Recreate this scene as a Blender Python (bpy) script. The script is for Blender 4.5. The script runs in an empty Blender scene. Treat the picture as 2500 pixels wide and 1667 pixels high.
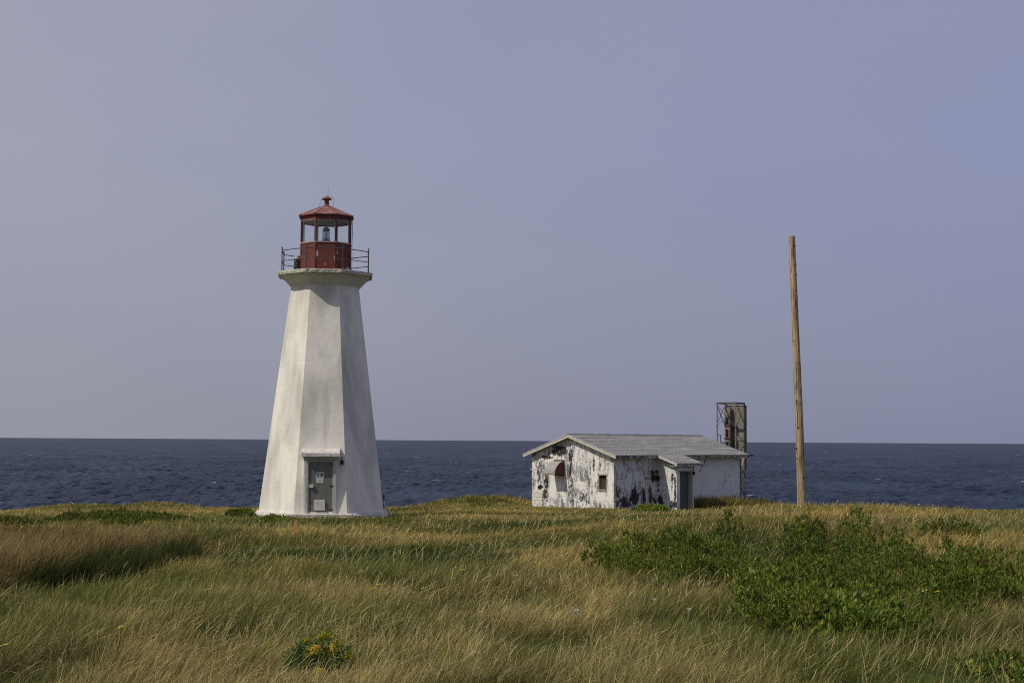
import bpy, math
import numpy as np
from mathutils import Matrix, Vector

# ------------------------------------------------------------------ camera, world, sun, exposure
F = 3472.0
PIT = math.atan((1075.2 - 833.5) / F)
ROLL = 0.006
sc = bpy.context.scene
col = sc.collection
cam_d = bpy.data.cameras.new('camera')
cam_d.sensor_width = 36.0
cam_d.lens = F * 36.0 / 2500.0
cam_d.clip_start = 0.1
cam_d.clip_end = 200000.0
cam = bpy.data.objects.new('camera', cam_d)
col.objects.link(cam)
EYE = np.array([0, 0, 3.08])
cam.matrix_world = Matrix.Translation((0, 0, 3.08)) @ Matrix.Rotation(math.pi / 2 + PIT, 4, 'X') @ Matrix.Rotation(ROLL, 4, 'Z')
sc.camera = cam

SUN_AZ = math.radians(62)      # from straight behind the camera, round to its left
SUN_EL = math.radians(49)
SUNV = Vector((-math.sin(SUN_AZ) * math.cos(SUN_EL), -math.cos(SUN_AZ) * math.cos(SUN_EL), math.sin(SUN_EL)))

world = bpy.data.worlds.new("World")
sc.world = world
world.use_nodes = True
wn = world.node_tree
wn.nodes.clear()
def wnode(t, **k):
    n = wn.nodes.new(t)
    for a, b in k.items(): setattr(n, a, b)
    return n
w_out = wnode('ShaderNodeOutputWorld')
w_bg = wnode('ShaderNodeBackground')
w_sky = wnode('ShaderNodeTexSky', sky_type='NISHITA', sun_disc=False)
w_sky.sun_elevation = SUN_EL
w_sky.sun_rotation = math.atan2(SUNV.x, SUNV.y)
w_sky.air_density = 1.0; w_sky.dust_density = 3.0; w_sky.ozone_density = 2.0
w_tc = wnode('ShaderNodeTexCoord')
w_sep = wnode('ShaderNodeSeparateXYZ')
wn.links.new(w_tc.outputs['Generated'], w_sep.inputs[0])
# thin high overcast: pale towards the sun's side, bluer away from it
w_noise = wnode('ShaderNodeTexNoise'); w_noise.inputs['Scale'].default_value = 2.2; w_noise.inputs['Detail'].default_value = 3
w_map = wnode('ShaderNodeMapping'); w_map.inputs['Scale'].default_value = (1, 1, 2.2); w_map.inputs['Rotation'].default_value = (0, .5, 0)
wn.links.new(w_tc.outputs['Generated'], w_map.inputs[0]); wn.links.new(w_map.outputs[0], w_noise.inputs['Vector'])
w_x = wnode('ShaderNodeMapRange'); w_x.inputs['From Min'].default_value = -.42; w_x.inputs['From Max'].default_value = .40
wn.links.new(w_sep.outputs['X'], w_x.inputs['Value'])
w_add = wnode('ShaderNodeMath', operation='MULTIPLY_ADD'); w_add.inputs[1].default_value = .85
w_sub = wnode('ShaderNodeMath', operation='SUBTRACT'); w_sub.inputs[1].default_value = .5
wn.links.new(w_noise.outputs['Fac'], w_sub.inputs[0])
wn.links.new(w_sub.outputs[0], w_add.inputs[0]); wn.links.new(w_x.outputs[0], w_add.inputs[2])
w_r1 = wnode('ShaderNodeValToRGB')
e = w_r1.color_ramp.elements
e[0].position = 0.0; e[0].color = (.388, .392, .472, 1)
e[1].position = 1.0; e[1].color = (.272, .290, .452, 1)
m_ = e.new(.45); m_.color = (.312, .324, .448, 1)
wn.links.new(w_add.outputs[0], w_r1.inputs[0])
w_h = wnode('ShaderNodeMapRange'); w_h.inputs['From Min'].default_value = 0.0; w_h.inputs['From Max'].default_value = .2
wn.links.new(w_sep.outputs['Z'], w_h.inputs['Value'])
w_r2 = wnode('ShaderNodeValToRGB')
e = w_r2.color_ramp.elements
e[0].position = 0.0; e[0].color = (.85, .86, .83, 1)
e[1].position = 1.0; e[1].color = (1, 1, 1, 1)
wn.links.new(w_h.outputs[0], w_r2.inputs[0])
w_mul = wnode('ShaderNodeMix', data_type='RGBA', blend_type='MULTIPLY'); w_mul.inputs['Factor'].default_value = 1
wn.links.new(w_r1.outputs[0], w_mul.inputs['A']); wn.links.new(w_r2.outputs[0], w_mul.inputs['B'])
w_sc = wnode('ShaderNodeVectorMath', operation='SCALE'); w_sc.inputs['Scale'].default_value = 10.0
wn.links.new(w_mul.outputs['Result'], w_sc.inputs[0])
w_mix = wnode('ShaderNodeMix', data_type='RGBA'); w_mix.inputs['Factor'].default_value = .90
wn.links.new(w_sky.outputs[0], w_mix.inputs['A']); wn.links.new(w_sc.outputs[0], w_mix.inputs['B'])
wn.links.new(w_mix.outputs['Result'], w_bg.inputs[0])
w_bg.inputs['Strength'].default_value = 0.1
wn.links.new(w_bg.outputs[0], w_out.inputs[0])

sun_d = bpy.data.lights.new('sun', 'SUN')
sun_d.energy = 3.3
sun_d.angle = math.radians(0.6)
sun_d.color = (1.0, .93, .80)
sun = bpy.data.objects.new('sun', sun_d)
col.objects.link(sun)
sun.rotation_euler = SUNV.to_track_quat('Z', 'Y').to_euler()

sc.view_settings.view_transform = 'Standard'
sc.view_settings.look = 'None'
sc.view_settings.exposure = 0.0
sc.view_settings.gamma = 1.0
sc.view_settings.use_curve_mapping = False
sc.render.engine = 'CYCLES'
sc.cycles.use_denoising = False
sc.cycles.max_bounces = 6
sc.cycles.diffuse_bounces = 3
sc.cycles.glossy_bounces = 2
sc.cycles.transmission_bounces = 4
sc.cycles.transparent_max_bounces = 12
sc.cycles.filter_width = 1.05

# ------------------------------------------------------------------ helpers
rng = np.random.default_rng(11)
fwd = np.array([0, math.cos(PIT), math.sin(PIT)])
up0 = np.array([0, -math.sin(PIT), math.cos(PIT)])
r0 = np.array([1.0, 0, 0])
RV = r0 * math.cos(ROLL) + up0 * math.sin(ROLL)
UV = -r0 * math.sin(ROLL) + up0 * math.cos(ROLL)
def P(px, py, Y):
    """place seen at (px, py) in the photograph, Y metres away -> world"""
    d = fwd * F + RV * (px - 1250) + UV * (833.5 - py)
    return EYE + d * (Y / d[1])

def tag(o, label=None, cat=None, group=None, kind=None):
    if label: o['label'] = label
    if cat: o['category'] = cat
    if group: o['group'] = group
    if kind: o['kind'] = kind
    return o
def empty(name, loc=(0, 0, 0), rz=0.0):
    o = bpy.data.objects.new(name, None)
    o.empty_display_size = .3
    col.objects.link(o)
    o.location = loc; o.rotation_euler = (0, 0, rz)
    return o
def link_mesh(name, me, mat, parent=None):
    o = bpy.data.objects.new(name, me)
    col.objects.link(o)
    if mat:
        for m in (mat if isinstance(mat, (list, tuple)) else [mat]): me.materials.append(m)
    if parent: o.parent = parent
    return o
def np_mesh(name, V, Q, mat, parent=None, colr=None, smooth=False, tri=False):
    """big meshes straight from arrays: V (n,3), Q (m,4) or (m,3)"""
    me = bpy.data.meshes.new(name)
    V = np.ascontiguousarray(V, np.float32); Q = np.ascontiguousarray(Q, np.int32)
    k = Q.shape[1]
    me.vertices.add(len(V)); me.vertices.foreach_set('co', V.ravel())
    me.loops.add(Q.size); me.loops.foreach_set('vertex_index', Q.ravel())
    me.polygons.add(len(Q))
    me.polygons.foreach_set('loop_start', np.arange(0, Q.size, k, dtype=np.int32))
    me.polygons.foreach_set('loop_total', np.full(len(Q), k, np.int32))
    if smooth: me.polygons.foreach_set('use_smooth', np.ones(len(Q), bool))
    me.update(calc_edges=True)
    if colr is not None:
        a = me.color_attributes.new('Col', 'FLOAT_COLOR', 'POINT')
        c = np.ones((len(V), 4), np.float32); c[:, :3] = colr
        a.data.foreach_set('color', c.ravel())
    return link_mesh(name, me, mat, parent)

class MB:
    """collects boxes, tubes, prisms and lathes; build() links them as one mesh"""
    def __init__(s): s.v = []; s.f = []
    def add(s, V, Fs):
        n = len(s.v); s.v += [tuple(map(float, p)) for p in V]; s.f += [tuple(i + n for i in f) for f in Fs]; return s
    def box(s, x0, x1, y0, y1, z0, z1, M=None, ch=0.0):
        c = ch
        if c > 0:
            V = []
            for z, k in ((z0, c), (z0 + c, 0), (z1 - c, 0), (z1, c)):
                V += [(x0 + k, y0 + k, z), (x1 - k, y0 + k, z), (x1 - k, y1 - k, z), (x0 + k, y1 - k, z)]
            Fs = [(3, 2, 1, 0), (12, 13, 14, 15)]
            for r in range(3):
                for j in range(4):
                    a, b = r * 4 + j, r * 4 + (j + 1) % 4
                    Fs.append((a, b, b + 4, a + 4))
        else:
            V = [(x, y, z) for z in (z0, z1) for x, y in ((x0, y0), (x1, y0), (x1, y1), (x0, y1))]
            Fs = [(3, 2, 1, 0), (4, 5, 6, 7), (0, 1, 5, 4), (1, 2, 6, 5), (2, 3, 7, 6), (3, 0, 4, 7)]
        if M is not None: V = [tuple(M @ Vector(p)) for p in V]
        return s.add(V, Fs)
    def tube(s, pts, r, n=8, cap=True):
        pts = [Vector(p) for p in pts]
        rs = list(r) if hasattr(r, '__len__') else [r] * len(pts)
        V = []; Fs = []
        ref = None
        for i, p in enumerate(pts):
            d = (pts[min(i + 1, len(pts) - 1)] - pts[max(i - 1, 0)]).normalized()
            if ref is None:
                ref = Vector((0, 0, 1)) if abs(d.z) < .9 else Vector((1, 0, 0))
            a = d.cross(ref).normalized(); b = d.cross(a).normalized(); ref = -a.cross(d) if False else ref
            for k in range(n):
                t = 2 * math.pi * k / n
                V.append(p + (a * math.cos(t) + b * math.sin(t)) * rs[i])
        for i in range(len(pts) - 1):
            for k in range(n):
                Fs.append((i * n + k, i * n + (k + 1) % n, (i + 1) * n + (k + 1) % n, (i + 1) * n + k))
        if cap:
            Fs.append(tuple(range(n - 1, -1, -1))); Fs.append(tuple(range((len(pts) - 1) * n, len(pts) * n)))
        return s.add(V, Fs)
    def bar(s, a, b, w, h=None, up=(0, 0, 1)):
        """square bar from a to b"""
        a = Vector(a); b = Vector(b); d = (b - a); L = d.length; d.normalize()
        upv = Vector(up)
        if abs(d.dot(upv)) > .98: upv = Vector((1, 0, 0))
        x = d.cross(upv).normalized(); y = x.cross(d).normalized()
        h = h or w; V = []
        for p in (a, b):
            for sx, sy in ((-1, -1), (1, -1), (1, 1), (-1, 1)):
                V.append(p + x * sx * w / 2 + y * sy * h / 2)
        return s.add(V, [(0, 1, 2, 3), (7, 6, 5, 4), (0, 4, 5, 1), (1, 5, 6, 2), (2, 6, 7, 3), (3, 7, 4, 0)])
    def ring(s, prof, n=24, rot=0.0, flat=False, cx=0, cy=0, cap0=True, cap1=True, closed=False):
        """lathe: prof = [(r, z)...]; flat: r is the distance to the flats of an n-gon"""
        k = 1 / math.cos(math.pi / n) if flat else 1
        V = [(cx + r * k * math.cos(rot + 2 * math.pi * j / n), cy + r * k * math.sin(rot + 2 * math.pi * j / n), z) for r, z in prof for j in range(n)]
        Fs = []
        m = len(prof)
        for i in range(m if closed else m - 1):
            i2 = (i + 1) % m
            for j in range(n):
                Fs.append((i * n + j, i * n + (j + 1) % n, i2 * n + (j + 1) % n, i2 * n + j))
        if not closed:
            if cap0: Fs.append(tuple(range(n - 1, -1, -1)))
            if cap1: Fs.append(tuple(range((m - 1) * n, m * n)))
        return s.add(V, Fs)
    def build(s, name, mat, parent=None, smooth=False, label=None):
        me = bpy.data.meshes.new(name); me.from_pydata(s.v, [], s.f); me.update()
        import bmesh
        bm = bmesh.new(); bm.from_mesh(me); bmesh.ops.recalc_face_normals(bm, faces=bm.faces); bm.to_mesh(me); bm.free()
        if smooth:
            me.polygons.foreach_set('use_smooth', np.ones(len(me.polygons), bool))
        o = link_mesh(name, me, mat, parent)
        if label: o['label'] = label
        return o

def _hash(ix, iy, seed):
    h = (ix.astype(np.int64) * 374761393 + iy.astype(np.int64) * 668265263 + seed * 1442695041) & 0xffffffff
    h = ((h ^ (h >> 13)) * 1274126177) & 0xffffffff
    h = h ^ (h >> 16)
    return (h & 0xffffff) / float(0xffffff)
def vnoise(x, y, seed=0):
    x = np.asarray(x, float); y = np.asarray(y, float)
    ix = np.floor(x); iy = np.floor(y); fx = x - ix; fy = y - iy
    fx = fx * fx * (3 - 2 * fx); fy = fy * fy * (3 - 2 * fy)
    a = _hash(ix, iy, seed); b = _hash(ix + 1, iy, seed); c = _hash(ix, iy + 1, seed); d = _hash(ix + 1, iy + 1, seed)
    return (a * (1 - fx) + b * fx) * (1 - fy) + (c * (1 - fx) + d * fx) * fy
def fbm(x, y, seed=0, octv=4, gain=.5):
    s = 0; a = 1; t = 0
    for o in range(octv):
        s = s + a * vnoise(np.asarray(x) * 2 ** o + 13.7 * o, np.asarray(y) * 2 ** o - 7.3 * o, seed + o); t += a; a *= gain
    return s / t
def sstep(a, b, x):
    t = np.clip((np.asarray(x, float) - a) / (b - a), 0, 1); return t * t * (3 - 2 * t)
def lerp(a, b, t):
    t = np.asarray(t)[..., None]; return np.asarray(a) * (1 - t) + np.asarray(b) * t

# ------------------------------------------------------------------ materials
def mat_new(name):
    m = bpy.data.materials.new(name); m.use_nodes = True
    nt = m.node_tree; b = nt.nodes['Principled BSDF']
    return m, nt, b
def mat(name, c1, c2=None, scale=4.0, rough=.7, metal=0.0, bump=.0, bscale=40.0, stretch=(1, 1, 1), detail=5, lo=.35, hi=.65, c3=None, scale3=9.0, lo3=.6, hi3=.68, spec=.3, dist=.01, stretch3=(1, 1, 1)):
    m, nt, b = mat_new(name)
    b.inputs['Roughness'].default_value = rough; b.inputs['Metallic'].default_value = metal
    b.inputs['Specular IOR Level'].default_value = spec
    tc = nt.nodes.new('ShaderNodeTexCoord')
    def nz(sc_, st, dt):
        mp = nt.nodes.new('ShaderNodeMapping'); mp.inputs['Scale'].default_value = st
        nt.links.new(tc.outputs['Object'], mp.inputs[0])
        n = nt.nodes.new('ShaderNodeTexNoise'); n.inputs['Scale'].default_value = sc_; n.inputs['Detail'].default_value = dt; n.inputs['Roughness'].default_value = .62
        nt.links.new(mp.outputs[0], n.inputs['Vector']); return n
    if c2 is None:
        b.inputs['Base Color'].default_value = (*c1, 1)
    else:
        n = nz(scale, stretch, detail)
        r = nt.nodes.new('ShaderNodeValToRGB'); r.color_ramp.elements[0].position = lo; r.color_ramp.elements[1].position = hi
        r.color_ramp.elements[0].color = (*c1, 1); r.color_ramp.elements[1].color = (*c2, 1)
        nt.links.new(n.outputs['Fac'], r.inputs[0])
        out = r.outputs[0]
        if c3 is not None:
            n3 = nz(scale3, stretch3, 6)
            r3 = nt.nodes.new('ShaderNodeMapRange'); r3.inputs['From Min'].default_value = lo3; r3.inputs['From Max'].default_value = hi3
            nt.links.new(n3.outputs['Fac'], r3.inputs['Value'])
            mx = nt.nodes.new('ShaderNodeMix'); mx.data_type = 'RGBA'
            nt.links.new(r3.outputs[0], mx.inputs['Factor']); nt.links.new(out, mx.inputs['A']); mx.inputs['B'].default_value = (*c3, 1)
            out = mx.outputs['Result']
        nt.links.new(out, b.inputs['Base Color'])
    if bump > 0:
        nb = nz(bscale, (1, 1, 1), 6)
        bp = nt.nodes.new('ShaderNodeBump'); bp.inputs['Strength'].default_value = bump; bp.inputs['Distance'].default_value = dist
        nt.links.new(nb.outputs['Fac'], bp.inputs['Height']); nt.links.new(bp.outputs[0], b.inputs['Normal'])
    return m
def mat_attr(name, rough=.8, bump=0.0, bscale=30.0, transl=0.0, spec=.2, dist=.01):
    m, nt, b = mat_new(name)
    at = nt.nodes.new('ShaderNodeAttribute'); at.attribute_name = 'Col'
    nt.links.new(at.outputs['Color'], b.inputs['Base Color'])
    b.inputs['Roughness'].default_value = rough; b.inputs['Specular IOR Level'].default_value = spec
    if bump > 0:
        tc = nt.nodes.new('ShaderNodeTexCoord'); n = nt.nodes.new('ShaderNodeTexNoise'); n.inputs['Scale'].default_value = bscale; n.inputs['Detail'].default_value = 6
        nt.links.new(tc.outputs['Object'], n.inputs['Vector'])
        bp = nt.nodes.new('ShaderNodeBump'); bp.inputs['Strength'].default_value = bump; bp.inputs['Distance'].default_value = dist
        nt.links.new(n.outputs['Fac'], bp.inputs['Height']); nt.links.new(bp.outputs[0], b.inputs['Normal'])
    if transl > 0:
        out = nt.nodes['Material Output']
        tr = nt.nodes.new('ShaderNodeBsdfTranslucent'); nt.links.new(at.outputs['Color'], tr.inputs['Color'])
        ms = nt.nodes.new('ShaderNodeMixShader'); ms.inputs[0].default_value = transl
        nt.links.new(b.outputs[0], ms.inputs[1]); nt.links.new(tr.outputs[0], ms.inputs[2]); nt.links.new(ms.outputs[0], out.inputs['Surface'])
    return m

M_grass = mat_attr('grass_blades', rough=.7, transl=.25, spec=.05)
M_leaf = mat_attr('leaves', rough=.5, transl=.25, spec=.14)
M_ground = mat_attr('thatch_ground', rough=.95, bump=.6, bscale=25, spec=.1, dist=.03)
M_petal = mat('yellow_petals', (.45, .40, .05), rough=.6)
M_wpetal = mat('white_petals', (.32, .31, .27), rough=.6)
M_stem = mat('plant_stem', (.07, .09, .03), rough=.7)
M_twig = mat('twigs', (.09, .06, .04), rough=.8)
M_steel = mat('weathered_steel', (.055, .052, .048), (.11, .105, .095), scale=6, rough=.6, metal=.2, c3=(.12, .06, .03), scale3=8)
M_lsteel = mat('pale_galvanised_steel', (.17, .16, .135), (.28, .27, .235), scale=5, rough=.6, metal=.15)
M_rail = mat('dark_rail_paint', (.035, .04, .05), (.07, .075, .085), scale=10, rough=.5)
M_black = mat('black_paint', (.012, .012, .013), rough=.5)

# tower paint: whitewashed concrete, long soft grey mottling and form lines
def tower_mat():
    m, nt, b = mat_new('whitewashed_concrete')
    L = nt.links.new; N = nt.nodes.new
    b.inputs['Roughness'].default_value = .75; b.inputs['Specular IOR Level'].default_value = .2
    tc = N('ShaderNodeTexCoord')
    def noise(scl, st, det=5, w=0):
        mp = N('ShaderNodeMapping'); mp.inputs['Scale'].default_value = st; mp.inputs['Location'].default_value = (w, w * .7, w * 1.3)
        L(tc.outputs['Object'], mp.inputs[0]); n = N('ShaderNodeTexNoise'); n.inputs['Scale'].default_value = scl; n.inputs['Detail'].default_value = det; n.inputs['Distortion'].default_value = .4
        L(mp.outputs[0], n.inputs['Vector']); return n.outputs['Fac']
    def rng_(x, a, c, lo=0, hi=1):
        r = N('ShaderNodeMapRange'); r.inputs['From Min'].default_value = a; r.inputs['From Max'].default_value = c; r.inputs['To Min'].default_value = lo; r.inputs['To Max'].default_value = hi
        L(x, r.inputs['Value']); return r.outputs[0]
    def mixc(f, A, B, bt='MIX'):
        x = N('ShaderNodeMix'); x.data_type = 'RGBA'; x.blend_type = bt
        for s_, v_ in (('Factor', f), ('A', A), ('B', B)):
            if isinstance(v_, (float, int)): x.inputs[s_].default_value = v_
            elif isinstance(v_, tuple): x.inputs[s_].default_value = (*v_, 1)
            else: L(v_, x.inputs[s_])
        return x.outputs['Result']
    big = rng_(noise(1.0, (1.0, 1.0, .30), 3, 3), .44, .68)
    c = mixc(big, (.75, .72, .64), (.46, .45, .405))
    mid = rng_(noise(4.0, (1, 1, .5), 3, 8), .5, .75, 0, .4)
    c = mixc(mid, c, (.50, .49, .45))
    spk = rng_(noise(20, (1, 1, .8), 2, 2), .72, .78, 0, .6)
    c = mixc(spk, c, (.38, .36, .32))
    # pour lines in the concrete
    sp = N('ShaderNodeSeparateXYZ'); L(tc.outputs['Object'], sp.inputs[0])
    fr = N('ShaderNodeMath'); fr.operation = 'PINGPONG'; fr.inputs[1].default_value = .61; L(sp.outputs['Z'], fr.inputs[0])
    ln = rng_(fr.outputs[0], 0.0, .02, .30, 0)
    br = N('ShaderNodeMath'); br.operation = 'MULTIPLY'; L(ln, br.inputs[0]); L(rng_(noise(2.5, (1, 1, 1), 3, 5), .45, .6), br.inputs[1])
    c = mixc(br.outputs[0], c, (.44, .43, .40))
    L(c, b.inputs['Base Color'])
    bp = N('ShaderNodeBump'); bp.inputs['Strength'].default_value = .6; bp.inputs['Distance'].default_value = .012
    L(noise(5, (1, 1, 1), 4, 1), bp.inputs['Height'])
    bp2 = N('ShaderNodeBump'); bp2.inputs['Strength'].default_value = .5; bp2.inputs['Distance'].default_value = .02; L(br.outputs[0], bp2.inputs['Height']); bp2.invert = True
    L(bp.outputs[0], bp2.inputs['Normal']); L(bp2.outputs[0], b.inputs['Normal'])
    return m
M_tower = tower_mat()
M_plinth = mat('plinth_concrete', (.62, .60, .55), (.42, .40, .36), scale=5, rough=.85, bump=.8, bscale=18, c3=(.20, .18, .15), scale3=12, lo3=.58, hi3=.66, dist=.02)
M_slab = mat('lichened_concrete', (.60, .58, .50), (.40, .38, .31), scale=9, rough=.9, bump=1, bscale=30, c3=(.09, .08, .065), scale3=22, lo3=.56, hi3=.62, dist=.02)
M_flare = mat('gallery_underside', (.70, .68, .58), (.58, .56, .46), scale=3, rough=.85, bump=.4, bscale=20)
M_red = mat('faded_red_paint', (.105, .026, .022), (.150, .042, .032), scale=7, rough=.6, c3=(.30, .20, .17), scale3=7, lo3=.66, hi3=.72, bump=.3, bscale=40)
M_redroof = mat('weathered_red_roof', (.165, .058, .046), (.225, .095, .075), scale=5, rough=.6, c3=(.36, .29, .28), scale3=4, lo3=.56, hi3=.66, bump=.3, bscale=30, stretch3=(1, 1, 2.5))
M_rustred = mat('rusty_red_metal', (.15, .040, .028), (.24, .09, .055), scale=14, rough=.7, c3=(.06, .03, .025), scale3=18)
M_peel = mat('peeling_trim', (.50, .46, .42), (.28, .15, .12), scale=16, rough=.7)
M_inner = mat('lantern_lining', (.16, .18, .165), (.20, .22, .20), scale=3, rough=.7)
M_innerpale = mat('pale_lining', (.42, .45, .45), (.34, .37, .37), scale=5, rough=.6)
M_door = mat('grey_green_door', (.125, .130, .108), (.150, .152, .130), scale=4, rough=.55, stretch=(2, 1, .5), bump=.15, bscale=60)
M_frame = mat('weathered_frame_paint', (.50, .49, .45), (.34, .33, .29), scale=10, rough=.7, c3=(.22, .16, .08), scale3=9, lo3=.62, hi3=.68, stretch=(1, 1, .4))
M_greybox = mat('grey_metal_cover', (.46, .46, .44), (.52, .52, .50), scale=6, rough=.45)
M_paper = mat('paper', (.62, .62, .64), rough=.6)
M_ink = mat('blue_print', (.24, .25, .36), rough=.6)
M_orange = mat('orange_print', (.60, .30, .06), rough=.6)
M_cream = mat('cream_print', (.55, .50, .38), rough=.6)
M_darkink = mat('dark_print', (.06, .035, .01), rough=.6)
M_wood = None
def glass_mat(name, tint, gl):
    m, nt, b = mat_new(name)
    nt.nodes.remove(b)
    tr = nt.nodes.new('ShaderNodeBsdfTransparent'); tr.inputs[0].default_value = (*tint, 1)
    g = nt.nodes.new('ShaderNodeBsdfGlossy'); g.inputs['Roughness'].default_value = .03
    ms = nt.nodes.new('ShaderNodeMixShader'); ms.inputs[0].default_value = gl; nt.links.new(tr.outputs[0], ms.inputs[1]); nt.links.new(g.outputs[0], ms.inputs[2])
    nt.links.new(ms.outputs[0], nt.nodes['Material Output'].inputs['Surface'])
    return m
M_glass = glass_mat('lantern_glass', (.95, .98, .98), .05)
M_lens = glass_mat('lens_glass', (.50, .56, .58), .25)
M_lensmetal = mat('lens_metal', (.22, .28, .27), (.15, .19, .19), scale=8, rough=.5)

# ------------------------------------------------------------------ terrain
YT = np.array([-60, 0, 9, 15, 20, 30, 40, 57, 70, 80, 92, 104.])
HT = np.array([1.5, 1.58, 1.68, 1.84, 2.0, 2.34, 2.66, 3.04, 3.52, 3.86, 4.42, 5.0])
_yy = np.linspace(-60, 130, 1901); _hh = np.interp(_yy, YT, HT); _k = np.hanning(121); _k /= _k.sum()
_hh = np.convolve(np.pad(_hh, 60, mode='edge'), _k, mode='valid')
BUMPS = [(8.8, 38, .72, 8.0, 12), (8.7, 28, .24, 5, 5), (14, 19, .16, 5, 6), (-22, 73, .20, 2.6, 5), (-17.8, 73, .30, 1.8, 5), (-29.5, 74, -.60, 4.5, 9),
         (-1.8, 90, .72, 4.6, 5), (24, 90, .25, 4, 6), (2.5, 79, .10, 4, 3), (-9, 22, .10, 5, 2.5)]
def edge_y(X):
    X = np.asarray(X, float)
    return np.interp(X, [-60, -26, -14, -9, -5, 0, 6, 12, 40], [74, 78, 79, 82, 88, 97, 101, 104, 108]) + 1.6 * (fbm(X * .25, X * 0 + 3, 5) - .5)
def ground_z(X, Y):
    X = np.asarray(X, float); Y = np.asarray(Y, float)
    z = 3.08 - np.interp(Y, _yy, _hh)
    for bx, by, a, rx, ry in BUMPS:
        z = z + a * np.exp(-((X - bx) / rx) ** 2 - ((Y - by) / ry) ** 2)
    und = .22 * (fbm(X * .22, Y * .22, 1, 3) - .5) + .09 * (fbm(X * .9, Y * .9, 9, 2) - .5)
    flat = np.exp(-((X + 7.5) / 4.5) ** 4 - ((Y - 57) / 4.5) ** 4) + np.exp(-((X - 7.5) / 9) ** 4 - ((Y - 86) / 10) ** 4)
    z = z + und * (1 - np.clip(flat, 0, 1))
    d = Y - edge_y(X)
    z = z - np.where(d > 0, np.minimum(.12 * d + .09 * d * d, 1.3 * d), 0)
    return np.maximum(z, -14.5)
def W(px, py, dz=0.0):
    """first ground point seen at (px, py)"""
    d = fwd * F + RV * (px - 1250) + UV * (833.5 - py)
    Y = np.arange(4, 110, .05); pts = EYE + d[None, :] * (Y / d[1])[:, None]
    g = ground_z(pts[:, 0], pts[:, 1]) + dz
    k = np.argmax(pts[:, 2] < g)
    if k == 0: k = len(Y) - 1
    return pts[k]

# colour patches of the meadow, as world ellipses: (x, y, rx, ry, angle, kind, strength)
PATCH = []
GT = .20   # height of the grass tops one sees
def patch(px, py, rx, ry, kind, s=1.0):
    c = W(px, py, GT); a = W(px, py + ry, GT); b = W(px, max(py - ry, 1238), GT)
    PATCH.append((c[0], c[1], max(rx / F * c[1], .3), max(abs(a[1] - b[1]) / 2, .3), kind, s))
for a in [(1180, 1270, 230, 10, 'lush', 1.2), (640, 1336, 170, 17, 'lush', 1.5), (900, 1340, 250, 17, 'lush', 1.8), (1060, 1325, 160, 10, 'lush', .8), (1330, 1308, 140, 10, 'lush', 1),
          (60, 1400, 110, 30, 'lush', .9), (40, 1620, 120, 50, 'lush', .8), (470, 1465, 200, 22, 'green', .6), (880, 1400, 120, 18, 'green', .8), (1600, 1410, 130, 20, 'green', .9), (1700, 1480, 150, 40, 'green', .9),
          (620, 1490, 160, 25, 'green', .5), (980, 1480, 150, 25, 'green', .4), (2050, 1600, 420, 50, 'green', .9), (2300, 1640, 250, 40, 'lush', .7), (920, 1252, 60, 10, 'green', .9), (1600, 1246, 110, 9, 'lush', .9),
          (330, 1292, 260, 22, 'green', .6), (560, 1262, 160, 12, 'green', .7), (1000, 1570, 120, 20, 'green', .4), (1330, 1520, 200, 22, 'green', .4), (780, 1268, 180, 8, 'green', .8),
          (1200, 1290, 330, 10, 'gold', 1), (1560, 1266, 220, 14, 'gold', 1.2), (1430, 1335, 160, 24, 'gold', 1.1), (2380, 1320, 180, 24, 'gold', 1.4), (2200, 1245, 420, 9, 'gold', 1.2), (870, 1284, 200, 10, 'gold', .8),
          (300, 1240, 300, 8, 'gold', .9), (250, 1268, 160, 6, 'gold', .8), (960, 1306, 200, 8, 'gold', .6), (1750, 1262, 160, 12, 'gold', .9), (600, 1241, 80, 5, 'gold', 1),
          (650, 1630, 420, 50, 'tan', .9), (250, 1590, 260, 45, 'tan', .6), (1500, 1610, 300, 50, 'tan', .9), (1100, 1440, 200, 25, 'tan', .5), (760, 1430, 200, 25, 'tan', .5), (1250, 1400, 200, 22, 'tan', .7), (1080, 1620, 200, 45, 'tan', .6),
          (1480, 1405, 120, 18, 'gold', .8), (2050, 1268, 170, 14, 'brown', .8), (1690, 1440, 130, 16, 'brown', .5), (420, 1545, 170, 30, 'brown', .3), (330, 1320, 300, 14, 'brown', .7)]:
    patch(*a)
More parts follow.
